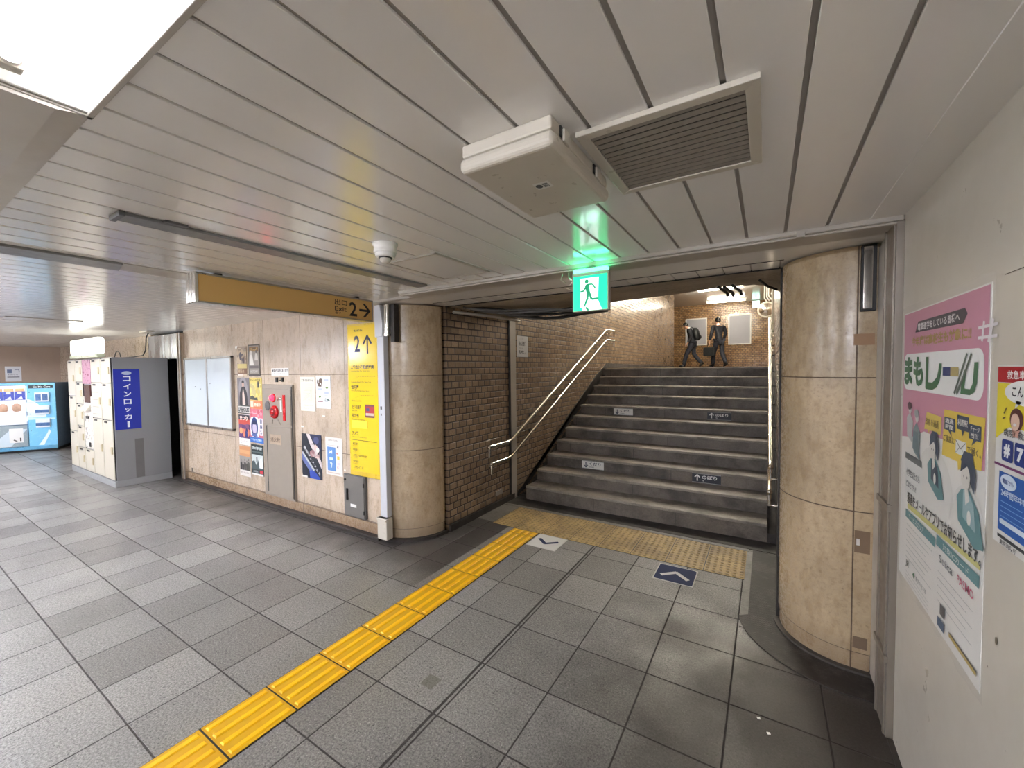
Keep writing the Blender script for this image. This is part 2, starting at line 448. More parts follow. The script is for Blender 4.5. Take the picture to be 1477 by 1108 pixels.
# closing strip of the lamp channel, left of the lit lamp
b = MB(mat('pale_channel_cover', (196, 188, 176), .35, var=.03))
for a, c in ((-3.9, -1.42), (-7.6, -5.3), (-11.1, -9.1), (-14.6, -12.5)):
    b.prism([(a, .06, CZ+.01), (a, .06, CZ-.004), (a, .12, CZ-.016), (a, .28, CZ-.016), (a, .338, CZ-.004), (a, .338, CZ+.01)], (c-a, 0, 0))
struct(b.build('trim_1'))
# portal frame round the stair mouth: across the ceiling and down the right wall
b = MB(M_TRIM)
b.box(-2.55, .49, 2.375, 2.595, CZ-.022, CZ+.01); b.box(-2.55, .49, 2.385, 2.42, CZ-.034, CZ-.022)
b.box(-3.4, -2.55, 2.56, 2.60, CZ-.02, CZ+.01)
struct(b.build('trim_2', bevel=.006))
b = MB(mat('dull_bronze_trim', (136, 127, 116), .38, .35, var=.06)); b.box(.466, .495, 2.385, 2.585, 0, CZ-.02); b.box(.460, .468, 2.40, 2.42, 0, CZ-.02); b.box(.460, .468, 2.55, 2.57, 0, CZ-.02)
b.box(.455, .47, 2.38, 2.59, .34, .37); b.box(.455, .47, 2.38, 2.59, 1.02, 1.05)
struct(b.build('trim_3', bevel=.002))
b = MB(M_BLACK); b.box(-2.6, .49, 2.598, 2.606, CZ-.012, CZ+.01); b.box(.484, .492, 2.588, 2.60, 0, CZ); b.box(-2.7, .08, 2.945, 2.955, CZ-.008, CZ+.01)
b.box(-2.76, .1, 3.198, 3.206, CZ-.008, CZ+.01)
struct(b.build('trim_4'))
# walls of the passage
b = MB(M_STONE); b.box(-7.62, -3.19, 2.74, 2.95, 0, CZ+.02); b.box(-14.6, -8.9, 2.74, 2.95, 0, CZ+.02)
struct(b.build('wall_left'))
b = MB(stone_mat('base_stone', (.135,), [-3.755-.787*k for k in range(14)], tint=(176, 152, 126)))
b.box(-7.62, -3.20, 2.722, 2.742, .028, .132); b.i = 0
struct(b.build('baseboard_left', bevel=.004))
b = MB(M_DARKC); b.box(-7.62, -3.2, 2.665, 2.742, 0, .028); struct(b.build('trim_5', bevel=.004))
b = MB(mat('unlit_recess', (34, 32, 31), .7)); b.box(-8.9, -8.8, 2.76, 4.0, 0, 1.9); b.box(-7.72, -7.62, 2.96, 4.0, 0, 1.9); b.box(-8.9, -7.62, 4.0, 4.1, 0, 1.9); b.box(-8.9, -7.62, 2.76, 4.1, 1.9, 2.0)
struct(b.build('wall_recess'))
b = MB(M_SILVER); b.box(-8.9, -7.62, 2.70, 2.76, 1.88, 2.27); b.box(-8.28, -8.27, 2.695, 2.70, 1.88, 2.27); b.box(-7.95, -7.94, 2.695, 2.70, 1.88, 2.27); struct(b.build('trim_6', bevel=.004))
b = MB([M_STONE, M_ALU]); b.box(-7.70, -7.60, 2.69, 2.75, 0, 2.27); b.i = 1; b.box(-7.61, -7.585, 2.672, 2.69, .02, 2.27); b.box(-7.70, -7.675, 2.672, 2.69, .02, 2.27); struct(b.build('trim_7', bevel=.004))
b = MB(paint_mat('dull_pinkish_wall', (186, 164, 146), .4, .2)); b.box(-14.75, -14.6, -5.0, 2.95, 0, CZ+.02); struct(b.build('wall_far'))
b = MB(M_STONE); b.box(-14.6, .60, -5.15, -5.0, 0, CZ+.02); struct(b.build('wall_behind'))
b = MB(M_WALLR); b.box(.49, .62, -5.0, 2.37, 0, CZ+.02); b.box(.494, .62, 2.37, 3.3, 0, CZ+.02)
struct(b.build('wall_right'))
b = MB(M_TRIM); b.box(.484, .494, 2.60, 2.815, .02, 2.27); struct(b.build('trim_8', bevel=.003))
b = MB(M_DARKC); b.box(.470, .492, -5, 2.37, 0, .012); struct(b.build('baseboard_right'))
# ---- the stairwell
SB = 4.50; RUN = .305; RISE = .148; Z1 = .175; LZ = 1.655
b = MB(M_BRICK); b.box(-2.95, -2.76, 3.20, 15.2, 0, 4.25); struct(b.build('wall_brick'))
b = MB(M_BRICK); b.box(-6.2, -2.77, 15.0, 15.19, LZ, 4.25); b.box(-6.3, -6.2, 15.0, 18.1, LZ, 4.25); struct(b.build('wall_corridor'))
b = MB(M_BRICKB); b.box(-6.3, .30, 18.0, 18.2, LZ, 4.25); struct(b.build('wall_back'))
b = MB(M_BRICK); b.box(.10, .25, 3.3, 18.1, 0, 4.25); struct(b.build('wall_stair_right'))
b = MB(mat('pale_service_panel', (200, 196, 186), .4)); b.box(.07, .10, 9.0, 9.8, LZ+.55, 4.1); struct(b.build('trim_9', bevel=.004))
b = MB(M_CEIL); b.prism([(-6.3, 4.6, 2.95), (-6.3, 8.5, 4.12), (-6.3, 18.2, 4.12), (-6.3, 18.2, 4.25), (-6.3, 8.4, 4.25), (-6.3, 4.6, 3.1)], (6.6, 0, 0))
struct(b.build('ceiling_stairs'))
xs = [(-2.95, 2.29), (-2.76, 2.292), (-2.45, 2.335), (-1.47, 2.386), (-.78, 2.402), (-.37, 2.43), (-.05, 2.415), (.05, 2.36), (.10, 2.31), (.30, 2.29)]
def sof(x):
    for (a, p), (c, q) in zip(xs, xs[1:]):
        if a <= x <= c: return p+(q-p)*(x-a)/(c-a)
    return 2.3
b = MB(M_SOFFIT)
b.grid(lambda u, v: (-2.95+3.25*u, 3.205+v*1.25, CZ+(sof(-2.95+3.25*u)-CZ)*v), 40, 6, smooth=False)
b.grid(lambda u, v: (-2.95+3.25*u, 4.455, sof(-2.95+3.25*u)+(4.0-sof(-2.95+3.25*u))*v), 40, 1, smooth=False)
b.box(-2.95, .30, 3.2, 4.6, 2.75, 3.1)
struct(b.build('soffit'))
b = MB(M_TRIM); b.box(-2.775, -2.745, 4.40, 4.535, 0, 2.28); struct(b.build('trim_10', bevel=.004))
b = MB(M_DARKC); b.box(-2.775, -2.74, 4.375, 4.40, 0, 2.28); b.box(.07, .12, 3.19, 3.31, 0, 2.29); struct(b.build('trim_11', bevel=.003))
# landing slab
b = MB(M_STEP); b.box(-6.3, .25, SB+11*RUN-.02, 18.2, 1.40, LZ); struct(b.build('floor_landing'))
# sloping skirtings either side of the flight and the gutters in front of them
top = SB+10*RUN
b = MB(M_DARKC)
def slope_poly(x, lo, hi): return [(x, SB-.02, max(0, Z1-.16+lo)), (x, top, LZ+lo), (x, top+8, LZ+max(lo, 0)), (x, top+8, LZ+.10), (x, top+.10, LZ+.10+hi), (x, SB+.12, Z1+hi), (x, SB-.06, Z1-.02), (x, SB-.06, 0), (x, SB-.02, 0)]
b.prism([(-2.765, SB-.05, 0), (-2.765, 4.75, .06), (-2.765, 4.94, .155), (-2.765, 5.42, .45), (-2.765, 6.17, .885), (-2.765, 7.47, 1.52), (-2.765, 8.10, 1.762), (-2.765, 8.9, 1.745), (-2.765, 15.19, 1.70), (-2.765, 15.19, LZ-.3), (-2.765, top, LZ-.3)], (.02, 0, 0))
b.prism([(-2.75, SB+.20, 0), (-2.75, top+.1, LZ-.26), (-2.75, top+.45, LZ-.01), (-2.75, top+.45, 1.2)], (.16, 0, 0))
b.prism([(.015, SB+.02, 0), (.015, SB+.02, Z1-.09), (.015, top, LZ-.12), (.015, top+.3, LZ-.02), (.015, top+.3, 1.2)], (.10, 0, 0))
b.prism([(.088, SB-.3, 0), (.088, SB-.3, .3), (.088, top, LZ+.25), (.088, 15, LZ+.15), (.088, 15, LZ-.3), (.088, top, LZ-.3)], (.02, 0, 0))
b.box(-2.76, -2.735, 3.2, 4.46, 0, .07)
struct(b.build('trim_12'))
# drain channel in front of the bottom step and pale border strip
b = MB([M_DARKC, concrete_mat('pale_kerb', (128, 124, 118), .5, .7)])
b.box(-2.74, .09, 4.26, 4.50, 0, .006); b.i = 1; b.box(-2.74, -.12, 4.205, 4.258, 0, .004); b.box(-.135, -.085, 2.95, 4.2, 0, .004); b.box(-2.74, -2.52, 3.66, 4.2, 0, .002)
struct(b.build('trim_13'))
# dark chequered cover round the foot of the right column
def chequer():
    mt = base('dark_chequer_plate', lin((50, 46, 43)), .6); n = N(mt); p, x, y, z = n.pos()
    u = n.m('FRACT', n.m('MULTIPLY', n.m('ADD', x, y), 42)); v = n.m('FRACT', n.m('MULTIPLY', n.m('SUBTRACT', x, y), 42))
    k = n.m('MULTIPLY', n.ramp(u, .3, .5), n.ramp(v, .3, .5)); dirt_tone = n.ramp(n.noise(p, 4, 5, .7), .4, .65)
    k = n.m('MULTIPLY', k, dirt_tone)
    n.link(n.mix(dirt_tone, lin((34, 29, 27)), lin((60, 56, 52))), n.b.inputs['Base Color']); n.bump(k, .002, 1); return mt
b = MB(chequer()); cx, cy = .43, 3.17
ring = []
for k in range(17):
    a = PI+k*(PI/2-.18)/16; ring.append((a, .33, .585))
pi_, po = [], []
for a, r0, r1 in ring:
    pi_.append((cx+r0*math.cos(a), cy+r0*math.sin(a), 0)); po.append((cx+r1*math.cos(a), cy+r1*math.sin(a), 0))
po = [(-.09, 4.24, 0), (-.09, 3.4, 0)]+[(max(-.09, q[0]) if i < 2 else q[0], q[1], 0) for i, q in enumerate(po)]+[(.484, 2.60, 0)]
pi_ = [(.09, 4.24, 0), (.095, 3.4, 0)]+pi_+[(.484, 2.85, 0)]
for k in range(len(po)-1):
    b.prism([po[k], po[k+1], pi_[k+1], pi_[k]], (0, 0, .006))
struct(b.build('trim_14', fix=True))

# ================================================================== COLUMNS
def quarter(b, c, r, a0, a1, z0, z1, n=20, extra=(), back=()):
    pts = [(c[0]+r*math.cos(a0+(a1-a0)*k/n), c[1]+r*math.sin(a0+(a1-a0)*k/n), z0) for k in range(n+1)]
    poly = list(pts)+[(x, y, z0) for x, y in extra]
    bm = b.bm; lo = [bm.verts.new(p) for p in poly]; hi = [bm.verts.new((p[0], p[1], z1)) for p in poly]
    m_ = len(poly)
    for k in range(m_):
        f = bm.faces.new((lo[k], lo[(k+1) % m_], hi[(k+1) % m_], hi[k])); f.material_index = b.i; f.smooth = k < n
    for k in (0, n):
        pass
    for q in (lo[::-1], hi): f = bm.faces.new([bm.verts.new(v.co) for v in q]); f.material_index = b.i
r = empty('corner_column', (-3.2, 3.16, 0), 'rounded cream limestone corner column between the poster wall and the brick stair wall', 'column', 'stone clad columns')
b = MB(M_STONEC); quarter(b, (-3.2, 3.16), .425, -PI/2, 0, .118, 2.289, extra=((-2.95, 3.16), (-3.2, 2.96))); b.build('shaft', r)
b = MB(M_STONEC); quarter(b, (-3.2, 3.16), .418, -PI/2, 0, .03, .116, extra=((-2.95, 3.16), (-3.2, 2.96))); b.build('plinth', r)
b = MB(M_DARKC); quarter(b, (-3.2, 3.16), .455, -PI/2, 0, 0, .03, extra=((-2.95, 3.16), (-3.2, 2.96))); b.build('base_kerb', r)
r = empty('corner_column', (.43, 3.17, 0), 'worn rounded limestone column right of the stairs, tape marks on its narrow side', 'column', 'stone clad columns')
b = MB(M_STONER); quarter(b, (.43, 3.17), .35, PI, 1.5*PI, .109, 2.29, extra=((.492, 2.82), (.492, 3.17))); b.build('shaft', r)
b = MB(M_STONER); quarter(b, (.43, 3.17), .344, PI, 1.5*PI, .0, .107, extra=((.484, 2.826), (.484, 3.17))); b.build('plinth', r)
b = MB(concrete_mat('mortar_fillet', (84, 78, 72), .6, .6)); quarter(b, (.43, 3.17), .375, PI, 1.5*PI, 0, .018, extra=((.484, 2.795), (.484, 3.17))); b.build('base_kerb', r)
g = G((.41, 2.8195, 0), (1, 0, 0), (0, 0, 1))
g.rect(.0, .66, .065, .78, flat((120, 98, 76), .6)); g.rect(.008, .70, .022, .735, (208, 204, 198), 2); g.rect(.0, .135, .06, .20, flat((104, 86, 68), .7)); g.rect(-.02, 1.77, .066, 1.83, flat((150, 116, 84), .5))
g.build('tape_mark', r)

# ================================================================== STAIRCASE
b = MB(M_BLACK); b.box(-2.232, -1.938, .0, 3.622, 0, .0022); b.box(-2.514, -.126, 3.620, 4.203, 0, .0022); struct(b.build('trim_15'))
r = empty('staircase', (-1.29, SB, 0), 'wide dark granite staircase of eleven steps climbing between brick walls', 'staircase')
for k in range(11):
    y = SB+RUN*k; z = Z1+RISE*k; z0 = 0 if k == 0 else z-RISE
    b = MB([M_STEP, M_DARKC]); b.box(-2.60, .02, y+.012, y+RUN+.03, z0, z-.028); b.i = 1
    for q in range(3):
        xj = -2.6+((.37*k) % .9)+.9*q
        if xj < -.1: b.box(xj, xj+.005, y+.0115, y+.013, z0, z-.028)
    b.i = 0
    s_ = b.build('step', r, bevel=.003, seg=1)
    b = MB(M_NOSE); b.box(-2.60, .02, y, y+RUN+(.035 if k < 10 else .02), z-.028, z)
    t_ = b.build('tread', s_, bevel=.006, seg=2)
    if k == 10:
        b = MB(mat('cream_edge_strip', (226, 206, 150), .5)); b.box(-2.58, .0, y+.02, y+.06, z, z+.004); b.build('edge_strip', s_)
# ================================================================== LAMPS
def trough_lamp(x0, x1, label, visible=True):
    r = empty('ceiling_light', ((x0+x1)/2, .2, CZ), label, 'ceiling light', 'fluorescent lamps recessed in the ceiling channel')
    y0, y1 = .068, .332
    P = [(x0, y0, CZ-.004), (x0, y0+.03, CZ+.10), (x0, y1-.03, CZ+.10), (x0, y1, CZ-.004)]
    Q = [(x0-.012, y0-.012, CZ-.004), (x0-.012, y0-.012, CZ+.115), (x0-.012, y1+.012, CZ+.115), (x0-.012, y1+.012, CZ-.004)]
    b = MB(M_WHITE); L = x1-x0
    for k in range(3):
        b.prism([P[k], P[k+1], Q[k+1], Q[k]], (L, 0, 0))
    for xx in (x0-.012, x1): b.prism([(xx, y0-.012, CZ-.004), (xx, y0-.012, CZ+.115), (xx, y1+.012, CZ+.115), (xx, y1+.012, CZ-.004)], (.012, 0, 0))
    b.build('housing', r, bevel=.003)
    b = MB(M_WHITE); b.prism([(x0+.02, .155, CZ+.10), (x0+.02, .175, CZ+.06), (x0+.02, .225, CZ+.06), (x0+.02, .245, CZ+.10)], (L-.04, 0, 0)); b.build('reflector', r, bevel=.004)
    b = MB(M_GLOWN if x0 > -2 else M_GLOW); b.tube([(x0+.07, .2, CZ+.026), (x1-.07, .2, CZ+.026)], .0155, 14); b.build('tube', r)
    for xx in (x0+.045, x1-.045):
        b = MB(M_CREAM); b.box(xx-.016, xx+.016, .178, .222, CZ+.005, CZ+.075); b.lathe([(.020, -.004 if xx < (x0+x1)/2 else -.028), (.020, .028 if xx < (x0+x1)/2 else .004)], (xx, .2, CZ+.026), 'x', 14); b.build('lamp_holder', r, bevel=.004)
    b = MB(M_TRIM); b.box(x0-.03, x1+.02, y1-.001, y1+.012, CZ-.008, CZ+.01); b.box(x0-.03, x1+.02, y0-.014, y0-.001, CZ-.008, CZ+.01); b.box(x0-.03, x0-.014, y0-.014, y1+.012, CZ-.008, CZ+.01); b.build('rim', r, bevel=.002)
    return r
trough_lamp(-1.40, -.02, 'lit white fluorescent lamp in the ceiling channel at the top left corner')
trough_lamp(-5.28, -3.92, 'fluorescent lamp in the ceiling channel, nearest to the hanging yellow sign')
trough_lamp(-9.08, -7.62, 'fluorescent lamp in the ceiling channel in front of the coin lockers')
trough_lamp(-12.48, -11.12, 'fluorescent lamp in the ceiling channel nearest the blue vending machine')
def batten(x0, y0, dx, dy, z, label, glow, group, nm='ceiling_light'):
    r = empty(nm, (x0+dx/2, y0+dy/2, z), label, 'ceiling light', group)
    L = math.hypot(dx, dy); ux, uy = dx/L, dy/L; nx, ny = -uy, ux
    def p(a, c, h): return (x0+ux*a+nx*c, y0+uy*a+ny*c, z+h)
    b = MB(M_WHITE); b.prism([p(0, -.05, 0), p(0, -.045, -.03), p(0, -.012, -.05), p(0, .012, -.05), p(0, .045, -.03), p(0, .05, 0)], (dx, dy, 0)); b.build('housing', r)
    b = MB(glow); b.tube([p(.05, 0, -.078), p(L-.05, 0, -.078)], .0165, 12); b.build('tube', r)
    for a in (.0, L-.04):
        b = MB(M_WHITE); b.prism([p(a, -.02, -.04), p(a, -.02, -.10), p(a, .02, -.10), p(a, .02, -.04)], (ux*.04, uy*.04, 0)); b.build('lamp_holder', r, bevel=.004)
    return r
G1 = 'fluorescent lamps on the passage ceiling out of frame'
for xx, wh in ((-12.0, 'nearest the vending machine end'), (-8.3, 'opposite the coin lockers'), (-4.6, 'opposite the direction board'), (-1.2, 'opposite the stairs')):
    batten(xx, -2.9, 1.3, 0, CZ, 'white fluorescent lamp on the ceiling behind the viewpoint, '+wh, M_GLOW, G1)
G2 = 'fluorescent lamps over the stairs'
batten(-1.9, 8.7, 1.30, 0, 4.10, 'unseen fluorescent lamp added on the stairwell ceiling to brighten the steps', M_GLOWS, G2)  # extra unseen lamp, added to throw more light on the treads
batten(-1.95, 17.0, 1.30, 0, 4.12, 'lit fluorescent tube on the ceiling at the top of the stairs', M_GLOWB, G2)
batten(-1.9, 14.2, 1.30, 0, 4.12, 'fluorescent lamp over the landing, hidden by the soffit, nearest the two walkers', M_GLOWS, G2)
batten(-1.9, 10.6, 1.30, 0, 4.12, 'fluorescent lamp over the landing above the head of the stairs', M_GLOWS, G2)

# ================================================================== CEILING FITTINGS
r = empty('ceiling_vent', (-.23, 1.28, CZ), 'square white framed ventilation grille with dusty grey slats', 'vent')
x0, x1, y0, y1 = -.447, -.018, 1.058, 1.497; f = .030
b = MB(M_CREAM)
b.prism([(x0, y0, CZ-.014), (x1, y0, CZ-.014), (x1-f, y0+f, CZ-.014), (x0+f, y0+f, CZ-.014)], (0, 0, .014)); b.prism([(x0, y1, CZ-.014), (x1, y1, CZ-.014), (x1-f, y1-f, CZ-.014), (x0+f, y1-f, CZ-.014)], (0, 0, .014))
b.prism([(x0, y0, CZ-.014), (x0, y1, CZ-.014), (x0+f, y1-f, CZ-.014), (x0+f, y0+f, CZ-.014)], (0, 0, .014)); b.prism([(x1, y0, CZ-.014), (x1, y1, CZ-.014), (x1-f, y1-f, CZ-.014), (x1-f, y0+f, CZ-.014)], (0, 0, .014))
b.build('frame', r, bevel=.002)
b = MB(M_BLACK); b.box(x0+f, x1-f, y0+f, y1-f, CZ-.001, CZ+.003); b.build('backing', r)
dust = mat('dusty_slat', (150, 143, 134), .6, var=.25, scale=30)
for k in range(14):
    y = y0+f+.010+k*(y1-y0-2*f-.020)/13
    b = MB(dust); b.prism([(x0+f, y-.0085, CZ-.0075), (x0+f, y-.0085, CZ-.0063), (x0+f, y+.0085, CZ-.0093), (x0+f, y+.0085, CZ-.0105)], (x1-x0-2*f, 0, 0)); b.build('slat', r)
# boxy unit beside the vent
r = empty('ceiling_box', (-.60, 1.155, CZ), 'beige plastic box unit with clasps mounted on the ceiling next to the vent', 'ceiling unit')
b = MB(M_CREAM); b.box(-.745, -.463, .945, 1.365, CZ-.036, CZ+.0); b.build('body', r, bevel=.006)
b = MB(M_CREAM); b.box(-.752, -.456, .938, 1.373, CZ-.078, CZ-.037); b.build('cover', r, bevel=.016, seg=4)
for y in (1.02, 1.26):
    b = MB(M_BLACK); b.box(-.464, -.458, y-.028, y+.028, CZ-.034, CZ-.006); c_ = b.build('clasp', r, bevel=.003)
    b = MB(M_CREAM); b.box(-.459, -.452, y-.018, y+.018, CZ-.045, CZ-.012); b.build('lever', c_, bevel=.002)
g = G((-.60, 1.135, CZ-.0782), (1, 0, 0), (0, -1, 0)); g.rect(-.01, -.022, .042, .022, (226, 224, 218)); g.ell(.003, 0, .011, .013, (70, 70, 72), 2); g.rect(.016, -.013, .034, .013, (110, 110, 112), 2); g.text('CS', .017, -.008, .014, (230, 230, 230), 3, wd=.016)
g.build('label_plate', r)
# smoke detector
r = empty('smoke_detector', (-1.64, 1.45, CZ), 'round white smoke detector on the ceiling above the hanging sign end', 'smoke detector')
b = MB(M_WHITE); b.lathe([(.0, 0), (.062, 0), (.062, -.010), (.055, -.014), (.055, -.036), (.057, -.040), (.057, -.046), (.052, -.050)], (-1.64, 1.45, CZ), seg=28); b.build('base', r)
b = MB(M_WHITE); b.lathe([(.050, -.050), (.049, -.062), (.042, -.068), (.027, -.070)], (-1.64, 1.45, CZ), seg=28); b.build('chamber', r)
b = MB(M_BLACK); b.lathe([(.034, -.066), (.034, -.074)], (-1.64, 1.45, CZ), seg=24); b.build('mesh_ring', r)
b = MB(M_CREAM); b.lathe([(.028, -.074), (.026, -.088), (.014, -.094), (.002, -.095)], (-1.64, 1.45, CZ), seg=20); b.build('sensor_cap', r)
# access hatch
def hatch(x0, x1, y0, y1, label, fr=.018):
    r = empty('access_hatch', ((x0+x1)/2, (y0+y1)/2, CZ), label, 'access hatch')
    b = MB(M_CEIL); b.box(x0, x1, y0, y1, CZ-.006, CZ-.002); b.build('panel', r, bevel=.001)
    b = MB(M_TRIM)
    for q in ((x0-fr, x1+fr, y0-fr, y0-.003), (x0-fr, x1+fr, y1+.003, y1+fr), (x0-fr, x0-.003, y0-fr, y1+fr), (x1+.003, x1+fr, y0-fr, y1+fr)): b.box(*q, CZ-.008, CZ)
    b.build('frame', r, bevel=.001)
hatch(-1.90, -1.55, 1.72, 2.20, 'square ceiling access hatch next to the smoke detector')
hatch(-7.42, -7.08, .95, 1.52, 'narrow ceiling hatch with a pale frame above the coin lockers')
# slim dark rails
def rail(x0, x1, y0, y1, label, skew=0.0):
    r = empty('ceiling_rail', ((x0+x1)/2, (y0+y1)/2, CZ), label, 'ceiling rail')
    b = MB(mat('dark_satin_rail', (126, 125, 123), .4, .1)); b.prism([(x0, y0, CZ-.014), (x1, y0, CZ-.014), (x1, y1-skew, CZ-.014), (x0, y1, CZ-.014)], (0, 0, .014)); b.build('rail', r, bevel=.002)
    return r
rr = rail(-2.26, -2.155, .585, 2.30, 'long dark grey rail on the ceiling ending above the yellow hanging sign')
b = MB(M_DGREY); b.box(-2.265, -2.15, .58, .60, CZ-.02, CZ-.0); b.build('end_cap', rr, bevel=.002); b = MB(M_DGREY); b.box(-2.16, -2.13, .72, .80, CZ-.010, CZ); b.build('clip', rr)
rr = rail(-3.36, -3.16, -4.5, .895, 'dark grey ceiling rail with a slanting end at the left edge', .035)
b = MB(M_TRIM); b.prism([(-3.36, .90, CZ-.006), (-3.16, .865, CZ-.006), (-3.16, 2.0, CZ-.006), (-3.36, 2.0, CZ-.006)], (0, 0, .006)); b.build('filler_strip', rr)

# hanging direction sign
r = empty('direction_sign', (-3.03, 1.82, 2.19), 'long hanging yellow station sign reading Exit 2 with an arrow', 'sign')
b = MB(M_ALU); b.box(-3.095, -2.985, 1.150, 2.487, 2.098, 2.108); b.box(-3.095, -2.985, 1.150, 2.487, 2.272, 2.284); b.box(-3.095, -2.985, 2.475, 2.487, 2.108, 2.272); b.build('frame', r, bevel=.002)
b = MB(M_STEEL); b.box(-3.10, -3.072, 1.138, 1.152, 2.094, 2.288); b.box(-3.058, -3.03, 1.138, 1.152, 2.094, 2.288); b.box(-3.018, -2.98, 1.138, 1.152, 2.094, 2.288); b.box(-3.095, -2.985, 1.150, 1.162, 2.098, 2.284); b.build('end_cap', r, bevel=.004)
M_SIGNY = paint_mat('warm_sign_yellow', (204, 164, 98), .35, .03)
b = MB(M_SIGNY); b.box(-3.09, -2.990, 1.162, 2.475, 2.108, 2.272); b.build('panel', r)
g = G((-2.9896, 1.162, 2.108), (0, 1, 0), (0, 0, 1)); K = (24, 24, 30)
g.text('出口', .945, .095, .048, K, 1, wd=.115, bold=.012); g.text('Exit', .945, .048, .036, K, 1, wd=.110, bold=.012); g.text('출구', .947, .022, .018, K, 1, wd=.055, bold=.01)
g.text('2', 1.082, .018, .118, K, 1, wd=.075, bold=.02)
g.line([(1.180, .078), (1.292, .078)], .020, K, 1); g.poly([(1.215, .136), (1.240, .136), (1.298, .078), (1.240, .018), (1.215, .018), (1.270, .078)], K, 2)
g.build('lettering', r)
for y in (1.27, 2.33):
    b = MB(M_BLACK); b.box(-3.05, -3.02, y, y+.04, 2.284, 2.299); b.build('hanger', r)

# emergency exit sign
r = empty('exit_sign', (-.9, 2.35, 2.12), 'glowing green emergency exit sign with a running figure hanging from the ceiling', 'sign')
b = MB(M_TRIM); b.box(-1.012, -.786, 2.345, 2.385, 2.005, 2.238); b.build('housing', r, bevel=.003)
b = MB(emit('exit_top_glow', (60, 250, 160), 1.6)); b.box(-1.004, -.794, 2.3402, 2.38, 2.2385, 2.256); b.build('light_strip', r)
M_EG = emit('exit_green', (0, 214, 128), .32); M_EW = emit('exit_white', (226, 255, 244), .36)
g = G((-1.005, 2.3440, 2.010), (1, 0, 0), (0, 0, 1)); W_ = .212; H_ = .206
g.rect(0, 0, W_, H_, M_EG, 1); g.poly([(.045, .02), (.165, .02), (.155, .055), (.16, .19), (.045, .19)], M_EW, 2); g.poly([(.06, 0), (.18, 0), (.155, .055), (.05, .05)], M_EW, 2)
D = emit('exit_figure_green', (0, 150, 104), .10); g.ell(.086, .171, .0125, .0125, D, 3); g.line([(.088, .152), (.094, .112)], .026, D, 3); g.line([(.082, .152), (.122, .152), (.140, .126)], .010, D, 3); g.line([(.084, .149), (.068, .116), (.046, .115)], .010, D, 3)
g.line([(.091, .112), (.093, .076), (.070, .022)], .014, D, 4); g.line([(.098, .114), (.116, .064), (.160, .064)], .014, D, 4); g.line([(.078, .018), (.098, .0)], .012, D, 4)
g.build('pictogram', r)
b = MB(M_DGREY); b.box(-.93, -.87, 2.352, 2.378, 2.2565, 2.266); b.build('bracket', r)
# small bent metal hook left of the exit sign
b = MB(M_STEEL); b.tube([(-1.060, 2.40, 2.262), (-1.060, 2.40, 2.232), (-1.032, 2.40, 2.205), (-1.05, 2.40, 2.185)], .004, 8); b.tube([(-1.10, 2.40, 2.262), (-1.115, 2.40, 2.225), (-1.085, 2.40, 2.20)], .004, 8)
tag(b.build('wire_hook'), 'small bent steel wire hook beside the green exit sign', 'hook')
b = MB(M_TRIM); b.box(.11, .145, 2.36, 2.376, 2.264, 2.29); tag(b.build('junction_clip', bevel=.002), 'small grey clip on the ceiling edge trim near the right column', 'clip')

# ================================================================== SOFFIT CABLES, PIPES
r = empty('cable_bundle', (-2.0, 3.7, 2.27), 'bundle of sagging black cables under the soffit above the brick wall', 'cables')
random.seed(3)
for k in range(7):
    y0 = 3.28+.05*k; pts = []
    for t in range(9):
        u = t/8; pts.append((-2.6+1.15*u+.02*math.sin(k*2+5*u), y0+.75*u+.05*math.sin(k+4*u), 2.285-.030*math.sin(PI*u)-.014*math.sin(k*3+u*9)-.009*k*math.sin(PI*u)**2))
    b = MB(M_BLACK if k % 2 else mat('grey_cable_sheath', (88, 86, 84), .4)); b.tube(pts, .011+.002*(k % 3), 8); b.build('cable', r)
b = MB(M_TRIM); b.tube([(-2.70, 3.25, 2.245), (-2.55, 3.75, 2.238), (-2.60, 4.38, 2.255)], .016, 8); tag(b.build('conduit'), 'grey conduit pipe along the top of the brick wall below the soffit', 'pipe')
r = empty('pipe_cluster', (-.25, 4.1, 2.33), 'short black pipe ends fixed under the soffit near the right column', 'pipes')
for k, (x, y) in enumerate(((-.30, 3.95), (-.26, 3.98), (-.20, 3.95))):
    b = MB(M_BLACK); b.tube([(x-.03, y-.35, 2.285), (x, y-.10, 2.285), (x+.01, y-.02, 2.285), (x+.012, y, 2.262)], .012, 8); b.build('pipe', r)
b = MB(M_BLACK); b.tube([(-.05, 3.5, 2.285), (.0, 3.8, 2.285), (.06, 3.9, 2.27)], .009, 8); b.build('pipe', r)
